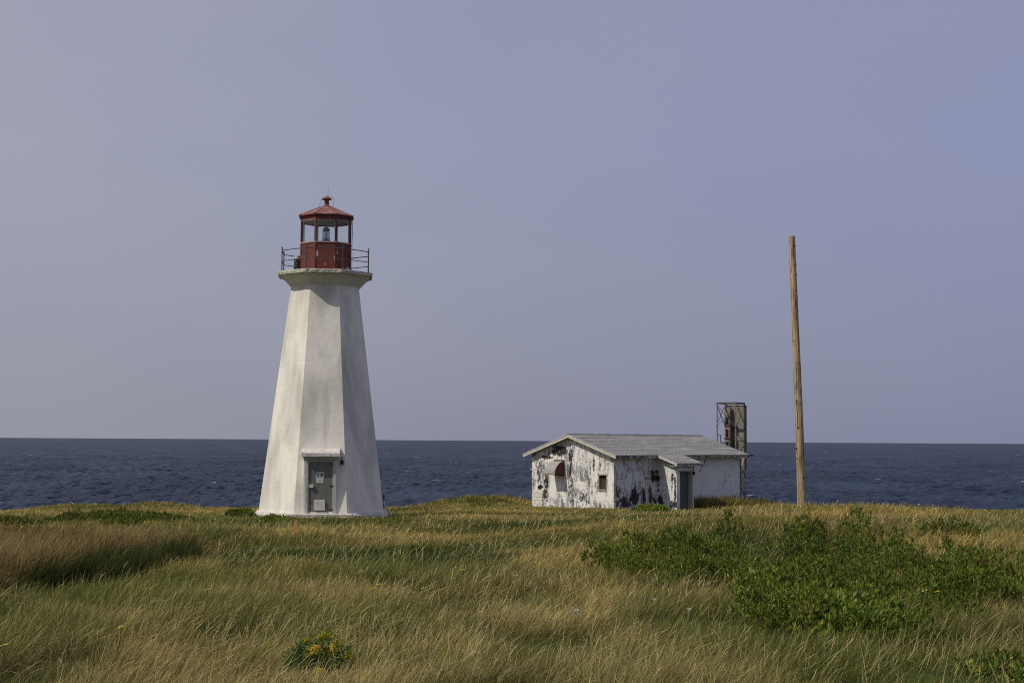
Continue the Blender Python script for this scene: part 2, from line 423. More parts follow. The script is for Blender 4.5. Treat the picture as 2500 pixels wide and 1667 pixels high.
# colours: (root, tip)
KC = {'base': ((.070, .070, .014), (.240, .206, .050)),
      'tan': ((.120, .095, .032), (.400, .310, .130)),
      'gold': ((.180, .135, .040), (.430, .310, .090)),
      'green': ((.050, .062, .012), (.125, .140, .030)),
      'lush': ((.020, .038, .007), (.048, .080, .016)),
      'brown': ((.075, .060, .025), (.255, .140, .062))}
def kind_weights(X, Y):
    out = {}
    j1 = 1.5 * (fbm(X * .8, Y * .8, 21) - .5); j2 = 1.5 * (fbm(X * .8, Y * .8, 31) - .5)
    for (cx, cy, rx, ry, k, s) in PATCH:
        d = ((X - cx) / rx + j1) ** 2 + ((Y - cy) / ry + j2) ** 2
        w = s * np.exp(-(d * .8) ** 2) * 3.2
        out[k] = np.maximum(out[k], w) if k in out else w
    return out
def meadow_colour(X, Y):
    w = kind_weights(X, Y)
    n1 = fbm(X * .45, Y * .30, 41, 4); n2 = fbm(X * .6 + 9, Y * .45, 51, 4)
    n3 = fbm(X * .55 + 4, Y * .38, 55, 4); w['lush'] = np.maximum(w.get('lush', 0), 1.5 * sstep(.58, .68, n3))
    w['green'] = np.maximum(w.get('green', 0), 1.15 * sstep(.45, .62, n1))
    w['tan'] = np.maximum(w.get('tan', 0), .9 * sstep(.52, .68, n2) * (1 - .6 * sstep(.45, .62, n1)))
    far = sstep(35, 62, Y)
    w['gold'] = np.maximum(w.get('gold', 0), far * .65 * sstep(.42, .6, n2))
    w['base'] = .35 + 0 * X
    tot = sum(w.values()); r = 0; t = 0
    for k, x in w.items():
        r = r + np.asarray(KC[k][0]) * (x / tot)[:, None]; t = t + np.asarray(KC[k][1]) * (x / tot)[:, None]
    return r, t, w

# the tall reddish stand on the left
_f = [W(-260, 1470, .1), W(50, 1440, .1), W(136, 1424, .1), W(300, 1402, .1), W(440, 1382, .1)]
_b = [W(-260, 1362), W(50, 1362), W(300, 1362), W(440, 1366)]
STAND = np.array([p[:2] for p in _f] + [p[:2] for p in _b[::-1]])
def in_poly(X, Y, poly):
    c = np.zeros(X.shape, bool); n = len(poly)
    for i in range(n):
        x0, y0 = poly[i]; x1, y1 = poly[(i + 1) % n]
        if y0 == y1: continue
        c ^= ((y0 > Y) != (y1 > Y)) & (X < (x1 - x0) * (Y - y0) / (y1 - y0) + x0)
    return c

# house and tower frames (used to keep plants off their footprints)
H_O = np.array([5.76, 80.0, -.62]); H_A = math.radians(43.6)
HU = np.array([math.cos(H_A), math.sin(H_A)]); HV = np.array([-math.sin(H_A), math.cos(H_A)])
T_O = np.array([-7.53, 57.0, 0.0]); T_A = math.radians(6.2)
def house_xy(X, Y):
    dx = X - H_O[0]; dy = Y - H_O[1]; return dx * HU[0] + dy * HU[1], dx * HV[0] + dy * HV[1]
def blocked(X, Y):
    hx, hy = house_xy(X, Y)
    b = (hx > -.02) & (hx < 11.6) & (hy > -.02) & (hy < 6.6)
    b |= (hx > 3.6) & (hx < 5.25) & (hy > -1.55) & (hy < 0.1)
    dx = X - T_O[0]; dy = Y - T_O[1]
    c, s = math.cos(T_A), math.sin(T_A); lx = dx * c + dy * s; ly = -dx * s + dy * c
    rr = np.maximum(np.maximum(abs(lx), abs(ly)), (abs(lx) + abs(ly)) * .7071)
    return b | (rr < 2.6)

# terrain mesh
gx = np.concatenate([np.linspace(-190, -50, 36)[:-1], np.linspace(-50, 50, 401), np.linspace(50, 190, 36)[1:]])
gy = np.concatenate([np.linspace(-90, 0, 20)[:-1], np.linspace(0, 112, 450), np.linspace(112, 150, 12)[1:]])
GX, GY = np.meshgrid(gx, gy)
GZ = ground_z(GX, GY)
rr_, tt_, _ = meadow_colour(GX.ravel(), GY.ravel())
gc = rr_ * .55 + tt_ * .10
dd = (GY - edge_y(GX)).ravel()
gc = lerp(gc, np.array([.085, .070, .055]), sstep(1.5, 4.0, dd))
n0, n1 = GX.shape
idx = np.arange(n0 * n1).reshape(n0, n1)
quads = np.stack([idx[:-1, :-1], idx[:-1, 1:], idx[1:, 1:], idx[1:, :-1]], -1).reshape(-1, 4)
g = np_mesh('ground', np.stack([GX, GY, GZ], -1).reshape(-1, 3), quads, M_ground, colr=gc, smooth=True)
tag(g, 'grassy headland sloping down to the cliff edge above the sea', 'ground', kind='structure')

# ------------------------------------------------------------------ sea
def sea_mat():
    m, nt, b = mat_new('open_sea')
    L = nt.links.new; N = nt.nodes.new
    tc = N('ShaderNodeTexCoord')
    def noise(scl, st, det=4):
        mp = N('ShaderNodeMapping'); mp.inputs['Scale'].default_value = st; mp.inputs['Rotation'].default_value = (0, 0, .25)
        L(tc.outputs['Object'], mp.inputs[0]); n = N('ShaderNodeTexNoise'); n.inputs['Scale'].default_value = scl; n.inputs['Detail'].default_value = det
        L(mp.outputs[0], n.inputs['Vector']); return n.outputs['Fac']
    r = N('ShaderNodeValToRGB'); r.color_ramp.elements[0].position = .38; r.color_ramp.elements[1].position = .62
    r.color_ramp.elements[0].color = (.006, .013, .031, 1); r.color_ramp.elements[1].color = (.020, .033, .060, 1)
    L(noise(.02, (1, .5, 1)), r.inputs[0])
    w = N('ShaderNodeMapRange'); w.inputs['From Min'].default_value = .718; w.inputs['From Max'].default_value = .735
    L(noise(.16, (.5, 1.0, 1), 6), w.inputs['Value'])
    mx = N('ShaderNodeMix'); mx.data_type = 'RGBA'; L(w.outputs[0], mx.inputs['Factor']); L(r.outputs[0], mx.inputs['A']); mx.inputs['B'].default_value = (.6, .62, .65, 1)
    bp = N('ShaderNodeBump'); bp.inputs['Strength'].default_value = 1.0; bp.inputs['Distance'].default_value = .8
    L(noise(.5, (.7, 1, 1), 7), bp.inputs['Height'])
    # a wind-roughened sea seen at a grazing angle never mirrors the sky fully: its facets face the viewer
    nt.nodes.remove(b)
    df = N('ShaderNodeBsdfDiffuse'); gl = N('ShaderNodeBsdfGlossy'); gl.inputs['Roughness'].default_value = .25
    L(mx.outputs['Result'], df.inputs['Color']); L(bp.outputs[0], df.inputs['Normal']); L(bp.outputs[0], gl.inputs['Normal'])
    fr = N('ShaderNodeFresnel'); fr.inputs['IOR'].default_value = 1.33; L(bp.outputs[0], fr.inputs['Normal'])
    sc2 = N('ShaderNodeMapRange'); sc2.inputs['From Min'].default_value = .06; sc2.inputs['From Max'].default_value = .46; sc2.inputs['To Min'].default_value = .0; sc2.inputs['To Max'].default_value = .225
    L(fr.outputs[0], sc2.inputs['Value'])
    ms = N('ShaderNodeMixShader'); L(sc2.outputs[0], ms.inputs[0]); L(df.outputs[0], ms.inputs[1]); L(gl.outputs[0], ms.inputs[2]); L(ms.outputs[0], nt.nodes['Material Output'].inputs['Surface'])
    return m
M_sea = sea_mat()
SEA = -12.0
ya = [150.0]
while ya[-1] < 1200: ya.append(ya[-1] + max(.75, ya[-1] * .0016))
while ya[-1] < 4500: ya.append(ya[-1] * 1.0024)
while ya[-1] < 90000: ya.append(ya[-1] * 1.012)
ya = np.array(ya)
ta = np.concatenate([np.linspace(-.9, -.41, 90)[:-1], np.linspace(-.41, .41, 620), np.linspace(.41, .9, 90)[1:]])
SX = ya[:, None] * np.tan(ta)[None, :]; SY = np.repeat(ya[:, None], len(ta), 1)
SZ = np.full(SX.shape, SEA)
wr = np.random.default_rng(5)
for i in range(34):
    lam = 2.6 * 1.115 ** i
    th = math.radians(200) + wr.normal(0, .75)
    kx, ky = math.cos(th) * 2 * math.pi / lam, math.sin(th) * 2 * math.pi / lam
    amp = .018 * lam * (1 if lam < 9 else (9 / lam) ** 1.45)
    ph = SX * kx + SY * ky + wr.uniform(0, 6.28) + 1.2 * np.sin(SX * kx * .13 + SY * ky * .11 + i)
    cell = np.maximum(np.gradient(ya), 1.1e-3 * ya)[:, None]
    att = sstep(1.2, 5.0, lam / cell)
    SZ += amp * (np.sin(ph) + .25 * np.sin(2 * ph + 1.3)) * att
SZ -= (ya[:, None] ** 2) / (2 * 7.3e6) * 0
idx = np.arange(SX.size).reshape(SX.shape)
quads = np.stack([idx[:-1, :-1], idx[:-1, 1:], idx[1:, 1:], idx[1:, :-1]], -1).reshape(-1, 4)
s_ = np_mesh('sea', np.stack([SX, SY, SZ], -1).reshape(-1, 3), quads, M_sea, smooth=True)
tag(s_, 'choppy dark blue open sea reaching the horizon', 'sea', kind='structure')

# ------------------------------------------------------------------ lighthouse
OCT = math.pi / 8
lh = tag(empty('lighthouse', T_O, T_A), 'white octagonal lighthouse with red lantern room, standing on the left of the meadow', 'lighthouse')
A0, Z0, A1, Z1 = 2.43, .28, 1.335, 9.15
def t_a(z): return A0 + (A1 - A0) * (z - Z0) / (Z1 - Z0)
# plinth: rough cast concrete, slightly uneven top edge
mb = MB(); pr = np.random.default_rng(3)
mb.ring([(2.60, -.7), (2.61, .17), (2.53, .27)], 8, OCT, True)
pl = mb.build('plinth', M_plinth, lh)
mb = MB().box(-1.28, 1.2, -2.80, -2.35, -.6, .255, ch=.015)
mb.build('doorstep', M_plinth, lh)
# shaft with many rings so the corners stay crisp but slightly worn
n = 60; V = []; Fq = []
for i in range(n + 1):
    z = Z0 + (Z1 - Z0) * i / n
    if i == 0: z = .2
    a = t_a(z) / math.cos(math.pi / 8)
    for k in range(8):
        w = 1 + .0012 * (pr.random() - .5)
        V.append((a * w * math.cos(OCT + k * math.pi / 4), a * w * math.sin(OCT + k * math.pi / 4), z))
for i in range(n):
    for k in range(8): Fq.append((i * 8 + k, i * 8 + (k + 1) % 8, (i + 1) * 8 + (k + 1) % 8, (i + 1) * 8 + k))
MB().add(V, Fq).build('tower_wall', M_tower, lh)
MB().ring([(1.335, 9.15), (1.64, 9.49), (1.76, 9.56)], 8, OCT, True, cap0=False).build('gallery_bracket', M_flare, lh)
# slab: ragged edge
V = []; prof = [(1.80, 9.565), (1.865, 9.58), (1.875, 9.70), (1.84, 9.72)]
N8 = 88
for (r, z) in prof:
    for j in range(N8):
        t = 2 * math.pi * j / N8
        tt = ((t - OCT + math.pi / 8 + 10 * math.pi) % (math.pi / 4)) - math.pi / 8
        t0 = t + 0
        # distance to octagon flats in direction t
        q = ((t + math.pi / 8) % (math.pi / 4)) - math.pi / 8
        rad = r / math.cos(q) + .014 * (pr.random() - .5) * 2
        V.append((rad * math.cos(t), rad * math.sin(t), z + .010 * (pr.random() - .5)))
Fq = [tuple(range(N8 - 1, -1, -1)), tuple(range(3 * N8, 4 * N8))]
for i in range(3):
    for j in range(N8): Fq.append((i * N8 + j, i * N8 + (j + 1) % N8, (i + 1) * N8 + (j + 1) % N8, (i + 1) * N8 + j))
MB().add(V, Fq).build('gallery_deck', M_slab, lh)
# lantern room: wall panels, mullions, panes, header, roof
LA = .985
MB().ring([(LA, 9.72), (LA, 10.90)], 8, OCT, True).build('lantern_wall', M_red, lh)
MB().ring([(LA + .03, 10.88), (LA + .035, 10.925), (LA - .09, 10.935)], 8, OCT, True).build('lantern_sill', M_peel, lh)
MB().ring([(LA, 11.80), (LA + .005, 12.0), (LA - .05, 12.0), (LA - .05, 11.80)], 8, OCT, True, closed=True).build('lantern_header', M_red, lh)
MB().ring([(LA + .012, 11.785), (LA + .014, 11.805), (LA - .06, 11.805), (LA - .06, 11.785)], 8, OCT, True, closed=True).build('header_trim', M_peel, lh)
MB().ring([(LA - .052, 11.83), (LA - .055, 11.86)], 8, OCT, True).build('lantern_ceiling', M_inner, lh)
for k in range(8):
    a = OCT + k * math.pi / 4; r = LA / math.cos(math.pi / 8)
    M = Matrix.Translation((0, 0, 0)) @ Matrix.Rotation(a, 4, 'Z')
    m_o = MB().box(r - .055, r + .012, -.036, .036, 10.93, 11.79, M=M); m_o.box(r - .02, r + .016, -.03, .03, 9.73, 10.89, M=M)
    m_o.box(r - .012, r + .020, -.036, .036, 11.80, 11.99, M=M)
    mu = m_o.build('mullion', M_red, lh)
    MB().box(r - .10, r - .0555, -.034, .034, 10.937, 11.783, M=M).build('inner_post', M_innerpale, mu)
    a2 = k * math.pi / 4
    hw = LA * math.tan(math.pi / 8) - .035
    M2 = Matrix.Rotation(a2, 4, 'Z')
    MB().add([M2 @ Vector(q_) for q_ in ((LA - .027, -hw, 10.94), (LA - .027, hw, 10.94), (LA - .027, hw, 11.783), (LA - .027, -hw, 11.783))], [(0, 1, 2, 3)]).build('window_pane', M_glass, lh)
# roof with eight facets and a folded rim
mb = MB(); mb.ring([(1.04, 11.985), (1.085, 11.99), (1.09, 12.03), (.10, 12.49)], 8, OCT, True)
rf = mb.build('lantern_roof', M_redroof, lh)
for k in range(8):
    a = OCT + k * math.pi / 4; c, s = math.cos(a), math.sin(a); kk = 1 / math.cos(math.pi / 8)
    MB().bar((1.09 * kk * c, 1.09 * kk * s, 12.035), (.11 * kk * c, .11 * kk * s, 12.492), .03, .018).build('roof_seam', M_redroof, rf)
mb = MB(); mb.ring([(.105, 12.47), (.092, 12.56), (.092, 12.78)], 20)
mb.build('vent_neck', M_rustred, lh, smooth=False)
MB().ring([(.20, 12.745), (.215, 12.755), (.215, 12.77), (.12, 12.84), (.05, 12.88), (.02, 12.90)], 20).build('vent_cap', M_rustred, lh)
MB().tube([(.045, 0, 12.86), (.05, 0, 12.92), (.055, 0, 13.28)], [.014, .007, .005], 6).build('lightning_rod', M_rail, lh)
for pts in ([(.05, -.02, 12.89), (.20, -.05, 12.855), (.275, -.08, 12.79), (.30, -.1, 12.70), (.29, -.1, 12.60), (.265, -.1, 12.52), (.26, -.1, 12.41)],
            [(-.19, -.05, 12.755), (-.205, -.07, 12.70), (-.235, -.1, 12.60), (-.28, -.12, 12.50), (-.30, -.12, 12.41)]):
    MB().tube(pts, .008, 6).build('ground_wire', M_rail, lh)
MB().tube([(1.03, -.45, 12.0), (1.06, -.46, 11.6), (1.045, -.455, 10.9), (1.05, -.46, 9.75)], .012, 6).build('conductor_cable', M_rail, lh)
# peeled spots of the red wall
def spot(cx, cz, rx, rz, face, seed, mat_=None):
    g_ = np.random.default_rng(seed); k = 16; V = []
    for j in range(k):
        t = 2 * math.pi * j / k; q = 1 + .22 * (g_.random() - .5)
        V.append((cx + rx * q * math.cos(t), cz + rz * q * math.sin(t)))
    M = Matrix.Rotation(face * math.pi / 4, 4, 'Z')
    y0, y1 = -(LA + .0005), -(LA + .004)
    vv = [M @ Vector((x, y0, z)) for x, z in V] + [M @ Vector((x, y1, z)) for x, z in V]
    ff = [tuple(range(k)), tuple(range(2 * k - 1, k - 1, -1))] + [(j, j + k, (j + 1) % k + k, (j + 1) % k) for j in range(k)]
    MB().add(vv, ff).build('paint_patch', mat_ or M_bare, lh)
M_bare = mat('bare_grey_patch', (.42, .38, .37), (.34, .28, .27), scale=20, rough=.8)
spot(-.33, 10.42, .055, .13, 0, 1); spot(.36, 10.25, .03, .10, 0, 2); spot(.26, 9.86, .12, .10, 1, 4); spot(-.33, 10.5, .03, .10, 1, 5); spot(.0, 10.0, .02, .05, 0, 6)
# windblown grit and lichen piled round the foot of the lantern
mb = MB(); gq = np.random.default_rng(13)
for i in range(420):
    t = gq.uniform(0, 2 * math.pi); q = ((t + math.pi / 8) % (math.pi / 4)) - math.pi / 8
    r = (1.0 + abs(gq.normal(0, .22))) / math.cos(q)
    if r > 1.86: continue
    x, y = r * math.cos(t), r * math.sin(t); w_ = gq.uniform(.012, .045); h_ = w_ * gq.uniform(.5, 1.3) * (1.5 if r < 1.15 else 1)
    mb.box(x - w_, x + w_, y - w_, y + w_, 9.712, 9.715 + h_, ch=w_ * .3)
mb.build('lichen', M_slab, lh)['kind'] = 'stuff'
# beacon lens inside
bl = MB().ring([(.13, 10.94), (.13, 11.05), (.165, 11.06), (.165, 11.09)], 20).build('beacon', M_lensmetal, lh)
MB().ring([(.158, 11.09), (.162, 11.2), (.145, 11.32), (.150, 11.40), (.128, 11.50)], 20).build('beacon_lens', M_lens, bl, smooth=True)
MB().ring([(.05, 11.10), (.05, 11.3), (.03, 11.42)], 12).build('beacon_lamp', M_innerpale, bl)
MB().ring([(.145, 11.49), (.145, 11.54), (.09, 11.60), (.03, 11.63)], 20).build('beacon_hood', M_lensmetal, bl)
# railing
RA = 1.71
kk = 1 / math.cos(math.pi / 8)
for k in range(8):
    a = OCT + k * math.pi / 4; c, s = RA * kk * math.cos(a), RA * kk * math.sin(a)
    MB().ring([(.022, 9.71), (.022, 10.64), (.030, 10.645), (.030, 10.68), (.012, 10.70)], 8, cx=c, cy=s).build('rail_post', M_rail, lh)
    b = a + math.pi / 4; c2, s2 = RA * kk * math.cos(b), RA * kk * math.sin(b)
    for z in (10.56, 10.14):
        MB().tube([(c, s, z), (c2, s2, z)], .018 if z > 10.3 else .016, 8).build('hand_rail', M_rail, lh)
# perforated dark housing on the deck, left of the lantern
hs = MB().ring([(.14, 9.71), (.14, 10.31)], 16, cx=-1.14, cy=.05).build('equipment_housing', M_black, lh)
MB().ring([(.17, 10.31), (.17, 10.34), (.10, 10.35), (.10, 10.44), (.05, 10.47)], 16, cx=-1.14, cy=.05).build('housing_cap', M_innerpale, hs)
mb = MB()
for i in range(5):
    for j in range(4):
        t = math.radians(-150 + 35 * j + (i % 2) * 15); mb.ring([(.016, 0), (.016, .004)], 8)
        vs = mb.v[-16:]; R_ = Matrix.Translation((-1.14 + .139 * math.cos(t), .05 + .139 * math.sin(t), 9.82 + .1 * i)) @ Matrix.Rotation(t, 4, 'Z') @ Matrix.Rotation(math.pi / 2, 4, 'Y')
        mb.v[-16:] = [tuple(R_ @ Vector(p)) for p in vs]
mb.build('hole_pattern', M_innerpale, hs)['kind'] = 'stuff'
# doorway: concrete surround, canopy, frame, door leaf and what is fixed on it
YD = -2.43            # plane of the door surround at the foot
mb = MB()
mb.box(-.66, -.50, YD - .01, -1.9, .255, 2.36, ch=.01); mb.box(.48, .62, YD - .01, -1.9, .255, 2.36, ch=.01); mb.box(-.66, .62, YD - .012, -1.9, 2.30, 2.44, ch=.01)
mb.build('door_surround', M_tower, lh)
mb = MB()
y0, y1 = -2.69, -1.95
V = [(-.74, y0, 2.43), (.70, y0, 2.43), (.70, y1, 2.43), (-.74, y1, 2.43), (-.74, y0, 2.565), (.70, y0, 2.565), (.71, y1 - .2, 2.735), (-.75, y1 - .2, 2.735), (.71, y1, 2.735), (-.75, y1, 2.735)]
mb.add(V, [(0, 1, 5, 4), (4, 5, 6, 7), (7, 6, 8, 9), (0, 3, 2, 1), (1, 2, 8, 6, 5), (0, 4, 7, 9, 3), (3, 9, 8, 2)])
mb.build('door_canopy', M_plinth, lh)
MB().box(-.68, .64, YD - .06, YD - .013, 2.30, 2.36, ch=.008).build('lintel_board', M_frame, lh)
fr = MB(); fr.box(-.60, -.50, YD - .05, YD - .011, .256, 2.30); fr.box(.50, .575, YD - .05, YD - .011, .256, 2.30)
fr.box(-.499, -.455, YD - .02, YD + .03, .256, 2.29); fr.box(.435, .479, YD - .02, YD + .03, .256, 2.29); fr.box(-.455, .435, YD - .018, YD + .03, 2.235, 2.29)
fr.build('door_frame', M_frame, lh)
dr = MB().box(-.453, .433, YD + .005, YD + .045, .275, 2.233).build('tower_door', M_door, lh)
for z in (.42, 1.32, 2.13):
    MB().box(.30, .43, YD - .012, YD + .004, z - .015, z + .015).box(.415, .45, YD - .03, YD - .0125, z - .035, z + .035).build('hinge', M_steel, dr)
for z in (.70, 1.98):
    MB().box(-.45, -.36, YD - .015, YD + .004, z - .010, z + .010).build('latch', M_steel, dr)
MB().box(-.435, -.28, YD - .07, YD + .004, 1.235, 1.365, ch=.01).build('lock_cover', M_greybox, dr)
MB().box(-.255, .165, YD - .05, YD + .004, .385, .775, ch=.012).build('vent_cover', M_greybox, dr)
pp = MB().box(-.195, .115, YD - .001, YD + .004, 1.60, 1.835).build('notice', M_paper, dr, label='white notice with blue print and an orange symbol')
MB().box(-.175, -.085, YD - .003, YD - .0012, 1.625, 1.81).build('print_block', M_ink, pp)
MB().box(-.055, .10, YD - .003, YD - .0012, 1.62, 1.82).build('orange_panel', M_cream, pp)
V = []
disc = MB()
k = 18; vv = [(.022 + .045 * math.cos(2 * math.pi * j / k), YD - .0055, 1.735 + .045 * math.sin(2 * math.pi * j / k)) for j in range(k)] + [(.022 + .045 * math.cos(2 * math.pi * j / k), YD - .0034, 1.735 + .045 * math.sin(2 * math.pi * j / k)) for j in range(k)]
disc.add(vv, [tuple(range(k)), tuple(range(2 * k - 1, k - 1, -1))] + [(j, j + k, (j + 1) % k + k, (j + 1) % k) for j in range(k)])
disc.build('symbol_disc', M_darkink, pp)
MB().box(-.02, .065, YD - .0052, YD - .0032, 1.795, 1.808).build('heading_line', M_orange, pp)
MB().box(-.04, .09, YD - .0052, YD - .0032, 1.635, 1.665).build('footer_line', M_orange, pp)
p2 = MB().box(-.175, .08, YD - .001, YD + .004, 1.425, 1.592).build('notice', M_paper, dr, label='smaller white notice with lines of blue print')
mb = MB()
for z, x0, x1 in ((1.555, -.14, .05), (1.535, -.14, .045), (1.515, -.12, .05), (1.48, -.15, .05), (1.462, -.13, .06)):
    mb.box(x0, x1, YD - .003, YD - .0012, z - .005, z + .005)
mb.build('print_lines', M_ink, p2)
wl = MB().box(.72, .85, -2.42, -2.27, 2.13, 2.29, ch=.02).build('wall_lamp', M_black, lh)
MB().tube([(.785, -2.25, 2.40), (.785, -2.34, 2.40), (.785, -2.35, 2.28)], .022, 8).build('lamp_arm', M_black, wl)
# pipe at the right foot of the tower
dp = MB().box(2.37, 2.46, -.75, -.62, .35, .93, ch=.01).build('cable_duct', M_rail, lh)
MB().tube([(2.43, -.72, .72), (2.45, -.78, .55), (2.55, -.85, .42), (2.66, -.9, .30), (2.70, -.95, .12)], .03, 8).build('drain_pipe', M_greybox, dp)
MB().box(2.355, 2.44, -.76, -.70, .76, .92).build('duct_label', mat('olive_plate', (.12, .12, .04), rough=.6), dp)

# ------------------------------------------------------------------ block house
M_wall = mat_attr('peeling_whitewash', rough=.85, bump=.5, bscale=14, dist=.012)
M_boards = mat('peeling_fascia', (.62, .60, .55), (.40, .38, .33), scale=7, rough=.8, c3=(.16, .13, .10), scale3=14, lo3=.57, hi3=.64, bump=.5, bscale=40, stretch=(1, 1, 2))
M_soffit = mat('soffit_boards', (.42, .41, .36), (.34, .33, .29), scale=5, rough=.85)
M_fasciadark = mat('rotted_fascia', (.14, .13, .11), (.10, .09, .08), scale=5, rough=.9, c3=(.45, .44, .41), scale3=6, lo3=.50, hi3=.56, stretch3=(1, 1, .6))
def shingle_mat():
    m, nt, b = mat_new('grey_shingles')
    L = nt.links.new; N = nt.nodes.new
    tc = N('ShaderNodeTexCoord'); sp = N('ShaderNodeSeparateXYZ'); L(tc.outputs['Object'], sp.inputs[0])
    cb = N('ShaderNodeCombineXYZ'); L(sp.outputs['X'], cb.inputs[0]); L(sp.outputs['Y'], cb.inputs[1])
    br = N('ShaderNodeTexBrick'); L(cb.outputs[0], br.inputs['Vector'])
    br.inputs['Scale'].default_value = 1; br.inputs['Brick Width'].default_value = .33; br.inputs['Row Height'].default_value = .13; br.inputs['Mortar Size'].default_value = .012; br.inputs['Mortar Smooth'].default_value = .5
    br.inputs['Color1'].default_value = (.235, .235, .235, 1); br.inputs['Color2'].default_value = (.30, .295, .285, 1); br.inputs['Mortar'].default_value = (.12, .12, .12, 1)
    n = N('ShaderNodeTexNoise'); n.inputs['Scale'].default_value = 1.1; n.inputs['Detail'].default_value = 6
    mp = N('ShaderNodeMapping'); mp.inputs['Scale'].default_value = (.45, 2.6, 1); L(tc.outputs['Object'], mp.inputs[0]); L(mp.outputs[0], n.inputs['Vector'])
    r = N('ShaderNodeMapRange'); r.inputs['From Min'].default_value = .35; r.inputs['From Max'].default_value = .7; r.inputs['To Min'].default_value = .80; r.inputs['To Max'].default_value = 1.12
    L(n.outputs['Fac'], r.inputs['Value'])
    sc_ = N('ShaderNodeVectorMath'); sc_.operation = 'SCALE'; L(br.outputs['Color'], sc_.inputs[0]); L(r.outputs[0], sc_.inputs['Scale'])
    L(sc_.outputs[0], b.inputs['Base Color']); b.inputs['Roughness'].default_value = .9; b.inputs['Specular IOR Level'].default_value = .15
    bp = N('ShaderNodeBump'); bp.inputs['Strength'].default_value = .6; bp.inputs['Distance'].default_value = .01; L(br.outputs['Fac'], bp.inputs['Height']); bp.invert = True
    L(bp.outputs[0], b.inputs['Normal'])
    return m
M_shingle = shingle_mat()
M_ridge = mat('ridge_cap', (.10, .095, .09), (.15, .14, .14), scale=3, rough=.9, c3=(.45, .42, .40), scale3=5, lo3=.60, hi3=.66)
M_dark = mat('dark_interior', (.012, .011, .009), rough=.9)  # flat near-black standing in for the shade inside openings
M_brownboard = mat('brown_boards', (.045, .035, .025), (.075, .06, .045), scale=6, rough=.85, stretch=(6, 6, .6))
M_sillc = mat('stained_sill', (.34, .31, .26), (.24, .20, .16), scale=10, rough=.85)
M_hoodtop = mat('blistered_hood', (.22, .235, .23), (.36, .35, .31), scale=9, rough=.7, c3=(.26, .11, .06), scale3=6, lo3=.56, hi3=.66)
M_hoodside = mat('dull_red_hood_side', (.10, .028, .026), (.145, .045, .04), scale=9, rough=.7, c3=(.25, .22, .20), scale3=7, lo3=.66, hi3=.72)
M_rust = mat('rust', (.11, .048, .025), (.17, .08, .042), scale=20, rough=.85)

hs = tag(empty('block_house', H_O, H_A), 'low white block building with flaking black stained walls and grey shingle roof', 'building')
SL = .316; RZ = 4.10; HW = 6.56; HL = 11.55; YR = HW / 2
def roof_z(y): return RZ - SL * np.abs(np.asarray(y, float) - YR)     # top of the shingles
def under(y): return roof_z(y) - .125
WHITE = np.array([.74, .725, .68])
def stains(a, z, seed, amt=1.0):
    """flaking whitewash: a = distance along the wall"""
    blot = fbm(a * .9, z * .7, seed, 4); streak = fbm(a * 9, z * 1.7, seed + 10, 4); fine = fbm(a * 24, z * 12, seed + 20, 3); mid = fbm(a * 3.2, z * 2.4, seed + 30, 4)
    s = blot * .35 + streak * .65 + fine * .65 + mid * .45
    k = sstep(1.0, 1.18, s + amt * .14) * .58 + .42 * sstep(.90, 1.14, s + amt * .14)
    k = np.clip(k, 0, .95)
    return k, blot, streak, fine
def wall_grid(name, o, ea, La, zlo, ztop_fn, colfn, parent, step=.03, hole=None, norm=None):
    """vertical wall as a fine grid; o + ea * a, height z; hole=(a0,a1,z0,z1)"""
    na = max(2, int(La / step)); A = np.linspace(0, La, na + 1)
    if hole:
        for h_ in hole[:2]: A[np.argmin(abs(A - h_))] = h_
    zt = ztop_fn(A); nz = int((zt.max() - zlo) / step)
    Z = np.linspace(0, 1, nz + 1)
    AA = np.repeat(A[None, :], nz + 1, 0)
    ZZ = zlo + (zt[None, :] - zlo) * Z[:, None]
    X = o[0] + ea[0] * AA; Y = o[1] + ea[1] * AA
    cc = colfn(AA.ravel(), ZZ.ravel())
    idx = np.arange(AA.size).reshape(AA.shape)
    q = np.stack([idx[:-1, :-1], idx[:-1, 1:], idx[1:, 1:], idx[1:, :-1]], -1).reshape(-1, 4)
    if hole:
        ca = AA.ravel()[q].mean(1); cz = ZZ.ravel()[q].mean(1)
        q = q[~((ca > hole[0]) & (ca < hole[1]) & (cz > hole[2]) & (cz < hole[3]))]
    return np_mesh(name, np.stack([X, Y, ZZ], -1).reshape(-1, 3), q, M_wall, parent, colr=cc)
def blob(a, z, ca, cz, ra, rz, seed=0, rough=.6):
    n_ = fbm(a * 3.1, z * 3.1, 300 + seed, 4) - .5
    d = ((a - ca) / ra) ** 2 + ((z - cz) / rz) ** 2
    return np.clip(1.25 - d + n_ * 2 * rough, 0, 1)
BLACK = np.array([.018, .017, .018])
def crisp(so, a, z, seed):
    n_ = .5 * fbm(a * 10, z * 4.5, seed, 4) + .5 * fbm(a * 17, z * 10, seed + 7, 2)
    return sstep(.30, .66, so * .88 + (n_ - .5) * 1.55) * .96
